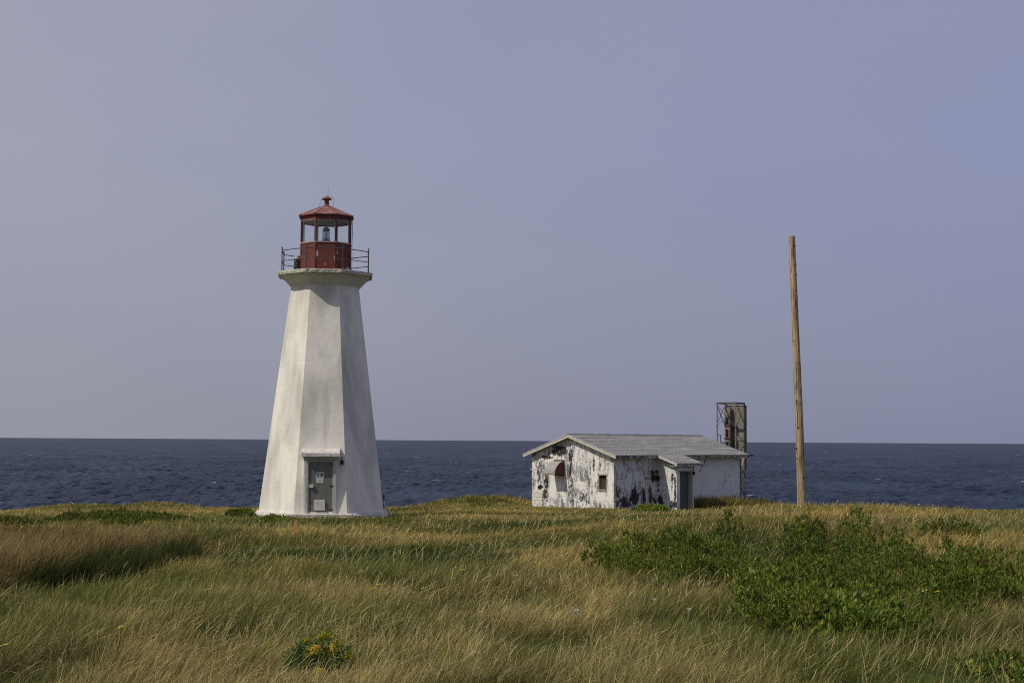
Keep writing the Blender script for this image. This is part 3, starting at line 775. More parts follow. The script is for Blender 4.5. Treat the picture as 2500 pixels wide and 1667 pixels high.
def gable_col(a, z):
    # a = local y (0 = near right corner)
    k, blot, streak, fine = stains(a, z, 100, .25)
    grey = lerp(np.array([.30, .30, .31]), np.array([.08, .08, .085]), sstep(.40, .75, fbm(a * 5, z * 1.6, 140, 4)))
    # clean places
    cl = np.maximum.reduce([blob(a, z, 4.75, 1.0, .42, .75, 1, .3), blob(a, z, 1.0, .55, .5, .35, 2, .3), blob(a, z, .25, 1.3, .25, 1.4, 3, .3), blob(a, z, 4.9, 2.45, .7, .22, 4, .3), .9 * blob(a, z, 1.75, 2.05, .25, .5, 5, .3), blob(a, z, 2.6, 1.2, .5, .25, 6, .4)])
    k = k * (1 - cl)
    # soot
    n_ = streak
    so = np.maximum.reduce([blob(a, z, 4.35, 3.12, .75, .34, 7, .5), .8 * blob(a, z, 5.3, 2.75, .7, .14, 8, .5), .85 * blob(a, z, 3.35, 2.9, .20, .75, 9, .7), .75 * blob(a, z, 3.38, 1.9, .13, .7, 10, .8),
                            .8 * blob(a, z, 1.55, 2.35, .10, .45, 11, .6), .75 * blob(a, z, 1.85, 2.1, .08, .5, 12, .6), .7 * blob(a, z, 5.35, 1.3, .22, 1.2, 13, .8), .55 * blob(a, z, 6.3, 1.4, .12, 1.0, 14, .8), .5 * blob(a, z, 2.3, .5, .7, .5, 15, .9), .5 * blob(a, z, 3.3, .6, .35, .8, 16, .9), .45 * blob(a, z, 5.9, 1.9, .5, .7, 17, .9)])
    so = crisp(so, a, z, 160)
    c = lerp(WHITE * (.93 + .1 * fine)[:, None], grey, k)
    c = lerp(c, BLACK, so)
    # render fallen away: painted blocks
    bl_ = (a > 5.52) & (a < 6.6) & (z < .78 + .05 * (fbm(a * 9, z, 170) - .5))
    row = np.floor((z + .02) / .2); fa = ((a + .2 * (row % 2)) % .42)
    mort = (fa < .022) | (((z + .02) % .2) < .022)
    c[bl_] = np.array([.62, .61, .57]) * (.95 + .08 * fine[bl_])[:, None]
    c[bl_ & mort] = (.16, .14, .12)
    # broken hole: its dark inside painted on the unbroken wall, brown edge
    h1 = blob(a, z, 5.86, .98, .27, .15, 21, .6) > .5
    h2 = blob(a, z, 5.50, .62, .13, .30, 22, .6) > .45
    c[h1] = (.020, .016, .013); c[h2] = (.075, .045, .030)
    h3 = (a > 5.52) & (a < 5.72) & (z < .62); c[h3] = c[h3] * np.array([.55, .45, .38])
    # hairline steps
    for (aa, zz, w, h) in ((1.0, .30, .55, .012), (2.6, 1.16, 1.6, .010), (4.0, .52, .8, .010)):
        l_ = (abs(a - aa) < w / 2) & (abs(z - zz - .006 * np.sin(a * 30)) < h); c[l_] *= .55
    l_ = abs(a - 3.23) < .012; c[l_ & (z < 1.7)] *= .6
    c *= (.94 + .10 * fbm(a * 30, z * 30, 180, 2))[:, None]
    return np.clip(c, .01, .8)
WIN = (.59, 1.13, .98, 1.77)
gb = wall_grid('gable_wall', (0, 0), (0, 1), HW, -.55, lambda A: under(A) + .0, gable_col, hs, hole=WIN)
def side_col(a, z):
    k, blot, streak, fine = stains(a, z, 400, -.35)
    far_ = sstep(5.0, 5.6, a)
    k = k * (1 - .75 * far_)
    c = lerp(WHITE * (.90 + .1 * fine)[:, None] * np.array([.96, .98, 1.0]), np.array([.30, .30, .31]), k)  # whitewash tinted cooler here: shade painted into the wall colour
    so = np.maximum.reduce([blob(a, z, 1.75, .55, .42, .55, 31, .6), .9 * blob(a, z, 1.8, 1.05, .10, .2, 32, .5), .85 * blob(a, z, 2.45, .5, .25, .6, 33, .7), blob(a, z, 3.45, .25, .20, .35, 34, .7) * .8, .8 * blob(a, z, 1.0, .25, .6, .4, 35, .9), .6 * blob(a, z, .35, .5, .3, .7, 36, .9), .5 * blob(a, z, .03, 1.5, .05, 1.3, 37, .6)])
    so = crisp(so, a, z, 460)
    c = lerp(c, BLACK, so)
    ru = np.clip(blob(a, z, 3.08, .65, .22, .65, 38, .7) * .95, 0, 1)
    c = lerp(c, np.array([.055, .035, .028]), ru)
    # pale repaired panel round the electrical box
    pn = (a > 2.62) & (a < 3.55) & (z > 1.35) & (z < 2.46); c[pn] = c[pn] * .6 + np.array([.50, .50, .44]) * .4
    # stepped cracks
    def crack(pts, w=.014, f=None):
        for (x0, z0), (x1, z1) in zip(pts[:-1], pts[1:]):
            dx, dz = x1 - x0, z1 - z0; L2 = dx * dx + dz * dz
            t = np.clip(((a - x0) * dx + (z - z0) * dz) / L2, 0, 1)
            d = np.hypot(a - x0 - t * dx, z - z0 - t * dz); m = d < max(w, .016)
            if f is None: c[m] = (.07, .07, .075)
            else: c[m] *= f
    crack([(8.07, 2.54), (8.03, 2.32), (7.85, 2.22), (7.72, 2.18), (7.72, 1.98), (7.58, 1.96), (7.5, 1.90)], .022)
    crack([(8.12, 2.62), (8.05, 2.50)], .045)
    crack([(10.12, 1.6), (10.12, 1.36), (9.9, 1.33), (9.88, 1.18), (9.8, 1.12), (9.74, .95)])
    crack([(10.2, 1.62), (10.75, 1.64)], .01, .6); crack([(8.7, 2.30), (11.4, 2.32)], .008, .8); crack([(10.65, 2.25), (10.65, 2.05)]); crack([(11.1, 2.80), (11.1, 2.55)], .02); crack([(9.6, 2.60), (9.6, 2.52)], .022); crack([(8.75, 2.6), (8.75, 2.45)])
    for zz in (2.0, 1.6, 1.2, .8): crack([(5.4, zz), (11.5, zz + .01)], .004, .95)
    c *= (.95 + .08 * fbm(a * 30, z * 30, 480, 2))[:, None]
    return np.clip(c, .01, .8)
wall_grid('side_wall', (0, 0), (1, 0), HL, -.55, lambda A: A * 0 + float(under(0)) - .0, side_col, hs)
def plain_col(a, z):
    k, blot, streak, fine = stains(a, z, 700, 0); return np.clip(lerp(WHITE * .95, np.array([.3, .3, .31]), k), .02, .8)
wall_grid('back_wall', (HL, HW), (-1, 0), HL, -.55, lambda A: A * 0 + float(under(0)), plain_col, hs, step=.12)
wall_grid('gable_wall', (HL, 0), (0, 1), HW, -.55, lambda A: under(A), plain_col, hs, step=.12)
# porch walls
def porch_side_col(a, z):   # a: 0 at the house, 1.5 at the front
    k, blot, streak, fine = stains(a, z, 520, .0)
    c = lerp(WHITE * (.94 + .08 * fine)[:, None], np.array([.32, .32, .33]), k * .8)
    so = np.maximum.reduce([blob(a, z, .30, .35, .22, .40, 41, .7), .85 * blob(a, z, 1.38, .9, .09, .95, 42, .8), blob(a, z, 1.3, .15, .3, .3, 43, .8), .7 * blob(a, z, 1.2, 1.75, .12, .25, 44, .9), .6 * blob(a, z, .15, 1.2, .12, .7, 45, .8), .7 * blob(a, z, 1.15, 1.25, .06, .35, 46, .8)])
    c = lerp(c, BLACK, crisp(so, a, z, 560))
    return np.clip(c * (.95 + .08 * fbm(a * 30, z * 30, 580, 2))[:, None], .01, .8)
PX0, PX1, PY = 3.65, 5.20, -1.50
wall_grid('porch_side', (PX0, 0), (0, -1), 1.50, -.55, lambda A: under(-A), porch_side_col, hs, step=.025)
wall_grid('porch_side', (PX1, -1.50), (0, 1), 1.50, -.55, lambda A: under(A - 1.5), plain_col, hs, step=.06)
def porch_front_col(a, z):
    k, blot, streak, fine = stains(a, z, 620, -.3)
    c = lerp(WHITE * (.92 + .08 * fine)[:, None], np.array([.36, .36, .36]), k * .7)
    so = np.maximum.reduce([.8 * blob(a, z, 1.5, 2.1, .08, .25, 51, .8), .8 * blob(a, z, 1.36, 1.2, .035, .9, 52, .7), .6 * blob(a, z, 1.54, .2, .05, .5, 53, .8), .4 * blob(a, z, 1.0, 2.25, .4, .08, 54, .8)])
    return np.clip(lerp(c, BLACK, np.clip(so, 0, 1)), .01, .8)
DOOR = (.29, 1.32, -.56, 1.96)
wall_grid('porch_front', (PX0, PY), (1, 0), PX1 - PX0, -.55, lambda A: A * 0 + float(under(PY)), porch_front_col, hs, step=.02, hole=DOOR)
# door recess and door leaf
mb = MB(); x0, x1 = PX0 + DOOR[0], PX0 + DOOR[1]
mb.box(x0 - .02, x0 - .001, PY + .004, PY + .30, -.5, 1.96); mb.box(x1 + .001, x1 + .03, PY + .004, PY + .30, -.5, 1.96); mb.box(x0 - .02, x1 + .03, PY + .004, PY + .30, 1.961, 2.0)
mb.build('door_reveal', M_soffit, hs)
hd = MB().box(x0, x1, PY + .24, PY + .28, -.5, 1.958).build('porch_door', mat('grey_steel_door', (.085, .088, .082), (.11, .112, .105), scale=3, rough=.6), hs)
MB().box(x0 + .1, x0 + .13, PY + .20, PY + .2395, .9, 1.02).build('handle', M_steel, hd)
MB().box(x0 - .09, x1 + .02, PY - .04, PY - .003, 1.965, 2.045, ch=.006).build('door_lintel', M_sillc, hs)
MB().box(x1 + .02, x1 + .075, PY - .03, PY - .003, -.4, 1.964).build('door_trim', M_sillc, hs)
MB().box(PX1 - .12, PX1 - .02, PY - .11, PY - .003, 1.79, 1.98, ch=.01).build('meter_box', M_black, hs)
# roof: two planes with thickness, porch roof runs on from the front plane
def slab(name, ys, x0, x1, mat_, parent, t=.045, dz=0.0):
    mb = MB()
    (ya_, yb_) = ys
    za, zb_ = float(roof_z(ya_)) + dz, float(roof_z(yb_)) + dz
    V = [(x0, ya_, za), (x1, ya_, za), (x1, yb_, zb_), (x0, yb_, zb_), (x0, ya_, za - t), (x1, ya_, za - t), (x1, yb_, zb_ - t), (x0, yb_, zb_ - t)]
    mb.add(V, [(0, 1, 2, 3), (7, 6, 5, 4), (0, 4, 5, 1), (1, 5, 6, 2), (2, 6, 7, 3), (3, 7, 4, 0)])
    return mb.build(name, mat_, parent)
XG0, XG1, EY = -.36, 11.90, -.43
rfo = slab('roof', (EY, YR), XG0, XG1, M_shingle, hs)
slab('rear_roof', (YR + .0005, HW - EY), XG0, XG1, M_shingle, hs)
slab('porch_roof', (-1.86, EY - .0005), 3.28, 5.58, M_shingle, hs)
# ragged course edges so the roof is not one clean plane
mb = MB(); rg = np.random.default_rng(8)
for y in np.arange(EY + .10, YR - .1, .26):
    x = XG0 + .02
    while x < XG1 - .1:
        w = rg.uniform(.3, 2.2)
        if rg.random() < .8:
            x2 = min(x + w, XG1 - .02); zz = float(roof_z(y)); zz2 = float(roof_z(y + .12))
            mb.add([(x, y, zz + .001), (x2, y, zz + .001), (x2, y + .12, zz2 + .001), (x, y + .12, zz2 + .001), (x, y, zz + .010), (x2, y, zz + .010), (x2, y + .12, zz2 + .003), (x, y + .12, zz2 + .003)],
                   [(4, 5, 6, 7), (0, 1, 5, 4), (1, 2, 6, 5), (2, 3, 7, 6), (3, 0, 4, 7), (3, 2, 1, 0)])
        x += w + rg.uniform(0, .5)
mb.build('shingle_courses', M_shingle, rfo)
mb = MB(); x = XG0
while x < XG1:
    x2 = min(x + rg.uniform(.25, .5), XG1); h_ = rg.uniform(.0, .012)
    mb.add([(x, YR - .13, RZ - .041 + .014 + h_), (x2, YR - .13, RZ - .041 + .014), (x2, YR, RZ + .020), (x, YR, RZ + .022 + h_), (x2, YR + .13, RZ - .041 + .014), (x, YR + .13, RZ - .041 + .014 + h_)], [(0, 1, 2, 3), (3, 2, 4, 5)])
    x = x2
mb.build('ridge_cap', M_ridge, rfo)
# fascias, barge boards, soffits
def barge(name, xa, xb, ya_, yb_, h, parent, mat_=None, top=-.047):
    za, zb_ = float(roof_z(ya_)) + top, float(roof_z(yb_)) + top
    V = [(xa, ya_, za), (xb, ya_, za), (xb, yb_, zb_), (xa, yb_, zb_), (xa, ya_, za - h), (xb, ya_, za - h), (xb, yb_, zb_ - h), (xa, yb_, zb_ - h)]
    return MB().add(V, [(0, 1, 2, 3), (7, 6, 5, 4), (0, 4, 5, 1), (1, 5, 6, 2), (2, 6, 7, 3), (3, 7, 4, 0)]).build(name, mat_ or M_boards, parent)
for (xa, xb) in ((XG0 + .01, XG0 + .045), (XG1 - .045, XG1 - .01)):
    barge('barge_board', xa, xb, EY - .0, YR, .155, hs); barge('barge_board', xa, xb, YR + .001, HW - EY, .155, hs)
barge('barge_board', XG0 - .012, XG0 + .009, EY - .01, YR, .05, hs, top=-.01); barge('barge_board', XG0 - .012, XG0 + .009, YR + .001, HW - EY + .01, .05, hs, top=-.01)
barge('barge_board', 3.26, 3.295, -1.86, EY - .04, .13, hs, top=-.02)
z_e = float(roof_z(EY)) - .047
MB().box(XG0 + .046, 3.255, EY + .012, EY + .035, z_e - .125, z_e - .001).build('fascia', M_fasciadark, hs)
MB().box(5.6, XG1 - .046, EY + .012, EY + .035, z_e - .125, z_e - .001).build('fascia', M_fasciadark, hs)
z_p = float(roof_z(-1.86)) - .047
MB().box(3.296, 5.575, -1.848, -1.825, z_p - .115, z_p - .001).build('fascia', M_fasciadark, hs)
MB().box(XG0 + .046, XG1 - .046, EY + .036, -.003, z_e - .10, z_e - .085).build('soffit', M_soffit, hs)
MB().box(3.26, PX0 - .003, -1.84, -1.35, z_p - .13, z_p - .10).box(PX0 - .0025, 5.57, -1.824, PY - .003, z_p - .10, z_p - .085).build('soffit', M_soffit, hs)
for s_a, s_b in (((EY + .04), YR), (YR, HW - EY - .04)):
    barge('gable_soffit', XG0 + .046, -.003, s_a, s_b, .02, hs, M_soffit, top=-.12)
# flakes of paint along the eave
mb = MB()
for i in range(46):
    x = rg.uniform(5.7, 11.8); w = rg.uniform(.04, .3); h = rg.uniform(.02, .07)
    mb.box(x, min(x + w, 11.85), EY + .005, EY + .0115, z_e - .115 - h * .3, z_e - .115 + h)
for i in range(22):
    x = rg.uniform(0, 3.1); w = rg.uniform(.04, .2); h = rg.uniform(.01, .05)
    mb.box(x, x + w, EY + .005, EY + .0115, z_e - .115, z_e - .115 + h)
for i in range(20):
    x = rg.uniform(3.35, 5.3); w = rg.uniform(.04, .25); h = rg.uniform(.02, .08)
    mb.box(x, x + w, -1.855, -1.8485, z_p - .11 - h * .3, z_p - .11 + h)
mb.build('paint_flakes', M_soffit, hs)['kind'] = 'stuff'
MB().tube([(11.86, EY + .05, z_e - .03), (12.05, EY, z_e - .03), (12.12, EY - .02, z_e)], .03, 8).box(11.97, 12.28, EY - .05, EY + .05, z_e - .02, z_e + .04).build('gutter_bracket', M_black, hs)
# window in the gable
wi = MB()
ya_, yb_, za, zb_ = WIN
for (a_, b_, c_, d_) in ((ya_ - .05, ya_ + .0, za - .06, zb_ + .0), (yb_ + .0, yb_ + .05, za - .06, zb_ + .0)):
    wi.box(-.012, .16, a_, b_, c_, d_)
win = wi.build('window', M_sillc, hs)
MB().box(-.04, .16, ya_ - .09, yb_ + .07, zb_ + .0005, zb_ + .08, ch=.008).build('window_lintel', M_sillc, win)
MB().box(-.045, .16, ya_ - .05, yb_ + .05, za - .095, za - .0, ch=.008).build('sill', M_sillc, win)
mb = MB(); mb.box(.30, .32, ya_ - .3, yb_ + .3, za - .2, zb_ + .2)
mb.build('window_backing', M_dark, win)
mb = MB()
for i in range(5):
    y = ya_ + .02 + i * .105; mb.box(.14, .155 + .004 * (i % 2), y, y + .098, za, zb_)
mb.build('window_boards', M_brownboard, win)
# curved metal hood over the vent
HY0, HY1, HD, HZ0, HZ1 = 3.88, 4.73, .80, 1.78, 2.53
hood = empty('vent_hood'); hood.parent = hs
V = []; Fq = []; k = 14
for i in range(k + 1):
    t = math.pi / 2 * i / k
    x = -HD * math.sin(t); z = HZ0 + (HZ1 - HZ0) * math.cos(t)
    xi = -(HD - .02) * math.sin(t); zi = HZ0 + (HZ1 - HZ0 - .02) * math.cos(t)
    V += [(x, HY0, z), (x, HY1, z), (xi, HY1, zi), (xi, HY0, zi)]
for i in range(k):
    for j in range(4): Fq.append((i * 4 + j, i * 4 + (j + 1) % 4, i * 4 + 4 + (j + 1) % 4, i * 4 + 4 + j))
Fq += [(3, 2, 1, 0), (k * 4, k * 4 + 1, k * 4 + 2, k * 4 + 3)]
MB().add(V, Fq).build('hood_shell', M_hoodtop, hood)
for yy in (HY0 + .004, HY1 - .016):
    pts = [(-(HD - .021) * math.sin(math.pi / 2 * i / k), HZ0 + (HZ1 - HZ0 - .021) * math.cos(math.pi / 2 * i / k)) for i in range(k + 1)] + [(-.001, HZ0)]
    n_ = len(pts); vv = [(x, yy, z) for x, z in pts] + [(x, yy + .012, z) for x, z in pts]
    MB().add(vv, [tuple(range(n_)), tuple(range(2 * n_ - 1, n_ - 1, -1))] + [(j, (j + 1) % n_, (j + 1) % n_ + n_, j + n_) for j in range(n_)]).build('hood_side', M_hoodside, hood)
MB().box(-.035, -.003, HY0 - .03, HY1 + .03, HZ1 + .005, HZ1 + .03).box(-.03, -.003, HY0 + .0, HY1 + .0, HZ1 + .06, HZ1 + .08).build('hood_flange', M_rust, hood)
MB().box(-HD - .012, -HD + .03, HY0 - .01, HY1 + .01, HZ0 - .045, HZ0 - .001).box(-HD, -.004, HY0 - .012, HY0 + .003, HZ0 - .03, HZ0 - .001).build('hood_rim', M_rust, hood)
MB().box(-.05, -.004, HY0 + .05, HY1 - .05, HZ0 - .08, HZ0 + .45).build('vent_dark_panel', M_dark, hood)  # dark panel on the wall stands in for the shade inside the hood
# fixtures of the side wall
eb = MB().box(3.17, 3.80, -.16, -.003, 1.48, 1.75, ch=.01).build('electrical_box', M_black, hs)
MB().tube([(3.24, -.08, 1.32), (3.24, -.08, 2.02)], .035, 8).build('conduit', M_black, eb)
for x in (3.06, 3.45):
    mb = MB(); mb.ring([(.03, -.06), (.11, .0), (.11, .05), (.04, .09)], 12)
    M = Matrix.Translation((x, -.16, 1.95)) @ Matrix.Rotation(math.radians(70), 4, 'X')
    mb.v = [tuple(M @ Vector(p)) for p in mb.v]
    fl = mb.build('floodlight', M_black, eb); MB().bar((x, -.12, 1.95), (3.24, -.08, 1.93), .03).build('lamp_bracket', M_black, fl)
MB().tube([(3.12, -.10, 1.93), (3.12, -.08, 1.75)], .02, 6).build('conduit', M_black, eb)
MB().box(2.64, 3.165, -.05, -.003, 1.55, 1.67, ch=.008).build('wooden_batten', M_sillc, hs)
MB().tube([(2.33, -.04, -.3), (2.33, -.04, 1.02)], .02, 8).build('wall_pipe', M_greybox, hs)
MB().tube([(11.52, -.05, -.4), (11.52, -.05, 2.7)], .03, 8).build('down_pipe', M_rail, hs)

# ------------------------------------------------------------------ steel frame tower behind the house
st = tag(empty('steel_frame_tower', (14.66, 95.2, -.9)), 'small rusty steel lattice tower with grey panels, right behind the white building', 'lattice tower')
CR = [Vector((-.93, -.17, 0)), Vector((.17, -.93, 0)), Vector((.93, .17, 0)), Vector((-.17, .93, 0))]
ZT = 6.55
for i, c in enumerate(CR):
    MB().bar(c + Vector((0, 0, -.5)), c + Vector((0, 0, ZT)), .085).build('leg', M_lsteel if i < 2 else M_steel, st)
def on(c, z): return Vector((c.x, c.y, z))
for i in range(4):
    a, b = CR[i], CR[(i + 1) % 4]
    out = ((a + b) / 2).normalized() * .05
    MB().bar(on(a, ZT) + out * .0, on(b, ZT) + out * .0, .09, .11).build('top_rail', M_steel, st)
    zs = [0.15, 1.60, 3.05, None, 5.0, ZT - .1]
    for q in (0, 1, 4):
        z0, z1 = zs[q], zs[q + 1]
        MB().bar(on(a, z0) + out, on(b, z1) + out, .036, .036).build('brace', M_steel if (i + q) % 2 else M_lsteel, st)
        MB().bar(on(b, z0) + out * 1.9, on(a, z1) + out * 1.9, .036, .036).build('brace', M_steel, st)
M_panel = mat('stained_concrete_panel', (.20, .188, .16), (.14, .13, .11), scale=2.5, rough=.8, c3=(.11, .09, .07), scale3=5, lo3=.6, hi3=.68, stretch=(1, 1, .4))
a, b = CR[3], CR[2]; d = (b - a).normalized(); nrm = Vector((-d.y, d.x, 0))
if nrm.y < 0: nrm = -nrm
def pbox(a_, b_, t0, t1, n0, n1, z0, z1, ch=0):
    M = Matrix(((d.x, nrm.x, 0, a.x), (d.y, nrm.y, 0, a.y), (0, 0, 1, 0), (0, 0, 0, 1)))
    return MB().box(t0, t1, n0, n1, z0, z1, M=M, ch=ch)
Ld = (b - a).length
pbox(a, b, .02, Ld + .10, .06, .16, 2.1, ZT - .12).build('back_panel', M_panel, st)
cl_ = pbox(a, b, .04, .42, -.34, -.02, 2.0, ZT - .25).build('equipment_column', mat('brown_grey_column', (.17, .14, .10), (.24, .21, .16), scale=7, rough=.85, c3=(.10, .06, .04), scale3=9), st)
for z in (5.2, 4.35, 3.55, 2.75):
    pbox(a, b, .12, .33, -.352, -.335, z - .05, z + .45).build('recess_dark_plate', M_dark, cl_)  # dark plate on the column face, painted shade of an opening
    pbox(a, b, .02, .44, -.40, -.342, z - .16, z - .08).build('shelf', M_rust, cl_)
for z in (4.9, 3.9, 3.2):
    pbox(a, b, .60, .78, -.14, .05, z - .25, z + .25, ch=.03).build('insulator_box', M_black, st)
MB().tube([on(CR[3], 4.4) + Vector((.45, -.5, 0)), on(CR[3], 4.1) + Vector((.7, -.45, 0)), on(CR[2], 4.3) + Vector((-.15, -.1, 0)), on(CR[2], 4.7)], .018, 6).build('cable', M_lsteel, st)
MB().tube([on(CR[3], 3.4) + Vector((.45, -.5, 0)), on(CR[3], 3.15) + Vector((.75, -.45, 0)), on(CR[2], 3.4) + Vector((-.15, -.1, 0)), on(CR[2], 3.9) + Vector((-.12, 0, 0))], .018, 6).build('cable', M_lsteel, st)
MB().bar(on(CR[0], 4.42) + Vector((-.02, 0, 0)), on(CR[0], 4.42) + Vector((.28, 0, 0)), .04).build('bracket_arm', M_steel, st)
MB().tube([on(CR[0], 4.42) + Vector((.20, 0, 0)), on(CR[0], 3.4) + Vector((.27, 0, 0))], .03, 6).build('hanging_rod', M_rail, st)

# ------------------------------------------------------------------ wooden pole
def wood_mat():
    m, nt, b = mat_new('weathered_pole_wood')
    L = nt.links.new; N = nt.nodes.new
    tc = N('ShaderNodeTexCoord')
    mp = N('ShaderNodeMapping'); mp.inputs['Scale'].default_value = (14, 14, .9); L(tc.outputs['Object'], mp.inputs[0])
    n = N('ShaderNodeTexNoise'); n.inputs['Scale'].default_value = 1.6; n.inputs['Detail'].default_value = 7; n.inputs['Distortion'].default_value = .8; L(mp.outputs[0], n.inputs['Vector'])
    r = N('ShaderNodeValToRGB'); e = r.color_ramp.elements
    e[0].position = .30; e[0].color = (.11, .065, .032, 1); e[1].position = .60; e[1].color = (.44, .35, .21, 1); q = e.new(.43); q.color = (.29, .205, .115, 1)
    L(n.outputs['Fac'], r.inputs[0])
    mp2 = N('ShaderNodeMapping'); mp2.inputs['Scale'].default_value = (30, 30, .7); L(tc.outputs['Object'], mp2.inputs[0])
    n2 = N('ShaderNodeTexNoise'); n2.inputs['Scale'].default_value = 1.2; n2.inputs['Detail'].default_value = 2; L(mp2.outputs[0], n2.inputs['Vector'])
    k = N('ShaderNodeMapRange'); k.inputs['From Min'].default_value = .33; k.inputs['From Max'].default_value = .40; L(n2.outputs['Fac'], k.inputs['Value'])
    mx = N('ShaderNodeMix'); mx.data_type = 'RGBA'; L(k.outputs[0], mx.inputs['Factor']); mx.inputs['A'].default_value = (.035, .022, .014, 1); L(r.outputs[0], mx.inputs['B'])
    L(mx.outputs['Result'], b.inputs['Base Color']); b.inputs['Roughness'].default_value = .8; b.inputs['Specular IOR Level'].default_value = .2
    bp = N('ShaderNodeBump'); bp.inputs['Strength'].default_value = .6; bp.inputs['Distance'].default_value = .012; L(n.outputs['Fac'], bp.inputs['Height']); L(bp.outputs[0], b.inputs['Normal'])
    return m
p_top = P(1933.9, 577, 43); p_bot = P(1957.7, 1241, 43)
dv = (p_top - p_bot) / np.linalg.norm(p_top - p_bot)
zb0 = float(ground_z(p_bot[0], p_bot[1]))
root = p_bot + dv * ((zb0 - .1 - p_bot[2]) / dv[2])
Lp = np.linalg.norm(p_top - root)
po = empty('wooden_pole', tuple(root)); tag(po, 'tall bare wooden pole leaning slightly left on the grassy rise', 'pole')
V = []; Fq = []; n_r, n_s = 90, 20; pg = np.random.default_rng(4)
knots = [(.07, 0), (.23, 2), (.40, 4), (.52, 1), (.66, 3), (.78, 2), (.90, 0)]
for i in range(n_r + 1):
    t = i / n_r; c = dv * Lp * t + np.array([.012 * math.sin(t * 5), .01 * math.sin(t * 7), 0])
    R0 = .132 + (.098 - .132) * t
    for j in range(n_s):
        th = 2 * math.pi * j / n_s
        rr = R0 * (1 + .02 * math.sin(th * 3 + t * 9) + .02 * (pg.random() - .5))
        for kt, kp in knots:
            rr += .012 * math.exp(-((t - kt) / .006) ** 2) * (.5 + .5 * math.cos(th - kp))
        V.append((c[0] + rr * math.cos(th), c[1] + rr * math.sin(th), c[2]))
for i in range(n_r):
    for j in range(n_s): Fq.append((i * n_s + j, i * n_s + (j + 1) % n_s, (i + 1) * n_s + (j + 1) % n_s, (i + 1) * n_s + j))
Fq.append(tuple(range(n_r * n_s, (n_r + 1) * n_s)))
MB().add(V, Fq).build('pole_shaft', wood_mat(), po)
mb = MB(); kr = np.random.default_rng(9)
for t in (.05, .13, .2, .235, .31, .405, .45, .50, .54, .62, .68, .73, .80, .86, .93, .965):
    th = math.radians(kr.uniform(200, 340)); c = dv * Lp * t; R0 = .132 - .034 * t
    x, y = c[0] + R0 * math.cos(th), c[1] + R0 * math.sin(th)
    w = kr.uniform(.012, .03)
    M = Matrix.Translation((x, y, c[2])) @ Matrix.Rotation(th, 4, 'Z')
    mb.box(-.01, .006, -w, w, -kr.uniform(.012, .03), kr.uniform(.01, .02), M=M, ch=.004)
mb.build('knots', mat('dark_knots', (.04, .022, .012), rough=.9), po)

# ------------------------------------------------------------------ vegetation
def blades(X, Y, L, w, c_root, c_tip, lean0, lean1, az, rs, nseg=3, head=None, zoff=0.0):
    """curved ribbons rooted at X, Y; arrays all of length n"""
    n = len(X); Z = ground_z(X, Y) - .02 + zoff
    T = np.linspace(0, 1, nseg + 1)
    pts = np.zeros((n, nseg + 1, 3)); pts[:, 0] = np.stack([X, Y, Z], -1)
    for i in range(nseg):
        tm = (T[i] + T[i + 1]) / 2; th = lean0 + (lean1 - lean0) * tm ** 1.2
        st_ = L / nseg
        pts[:, i + 1, 0] = pts[:, i, 0] + st_ * np.sin(th) * np.cos(az)
        pts[:, i + 1, 1] = pts[:, i, 1] + st_ * np.sin(th) * np.sin(az)
        pts[:, i + 1, 2] = pts[:, i, 2] + st_ * np.cos(th)
    wa = rs.uniform(-1.1, 1.1, n)    # ribbon turned mostly square to the view, some edge-on
    side = np.stack([np.cos(wa), np.sin(wa), 0 * wa], -1)
    prof = np.array([.8, 1.0, .75, .12]) if nseg == 3 else np.interp(T, [0, .4, .8, 1], [.8, 1, .7, .1])
    Wd = w[:, None] * prof[None, :]
    if head is not None:
        hp = np.interp(T, [0, .6, .72, .86, 1], [.45, .4, 1.1, 1.5, .5]); Wd = np.where(head[:, None], w[:, None] * hp[None, :], Wd)
    off = side[:, None, :] * (Wd / 2)[:, :, None]
    V = np.stack([pts - off, pts + off], 2).reshape(n, -1, 3)       # n, 2*(nseg+1), 3
    k = 2 * (nseg + 1)
    base = (np.arange(n) * k)[:, None]
    q = np.stack([base + np.array([2 * i, 2 * i + 1, 2 * i + 3, 2 * i + 2])[None, :] for i in range(nseg)], 1).reshape(-1, 4)
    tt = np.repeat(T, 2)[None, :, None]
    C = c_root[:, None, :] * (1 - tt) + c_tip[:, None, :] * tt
    return V.reshape(-1, 3), q, C.reshape(-1, 3)

class Acc:
    def __init__(s): s.V = []; s.Q = []; s.C = []; s.n = 0
    def add(s, V, Q, C):
        s.V.append(V); s.Q.append(Q + s.n); s.C.append(C); s.n += len(V)
    def build(s, name, mat_, parent=None):
        return np_mesh(name, np.concatenate(s.V), np.concatenate(s.Q), mat_, parent, colr=np.concatenate(s.C))

# shrub regions in world space (needed first, grass is thinner there)
def wpoly(pts): return np.array([W(*p, .3)[:2] for p in pts])
MASS = wpoly([(1440, 1330), (1470, 1300), (1560, 1288), (1700, 1284), (1800, 1272), (1850, 1262), (1943, 1266), (2098, 1290), (2160, 1318), (2285, 1322), (2409, 1345), (2560, 1372),
              (2600, 1480), (2378, 1500), (2254, 1520), (2130, 1545), (1974, 1546), (1881, 1520), (1800, 1450), (1733, 1405), (1600, 1398), (1528, 1397), (1470, 1372), (1400, 1358)])
def mass_w(X, Y):
    jx = X - .3 + 1.8 * (fbm(X * .9, Y * .9, 61) - .5); jy = Y + 3.4 * (fbm(X * .9, Y * .9, 62) - .5)
    m = in_poly(jx, jy, MASS)
    n = fbm(X * .75, Y * .5, 63, 4) * .75 + fbm(X * 2.6, Y * 2.0, 65, 3) * .25
    n = n + .05 * sstep(5.5, 8.5, X) + .03 * (Y < 20)
    return m * sstep(.455, .57, n)

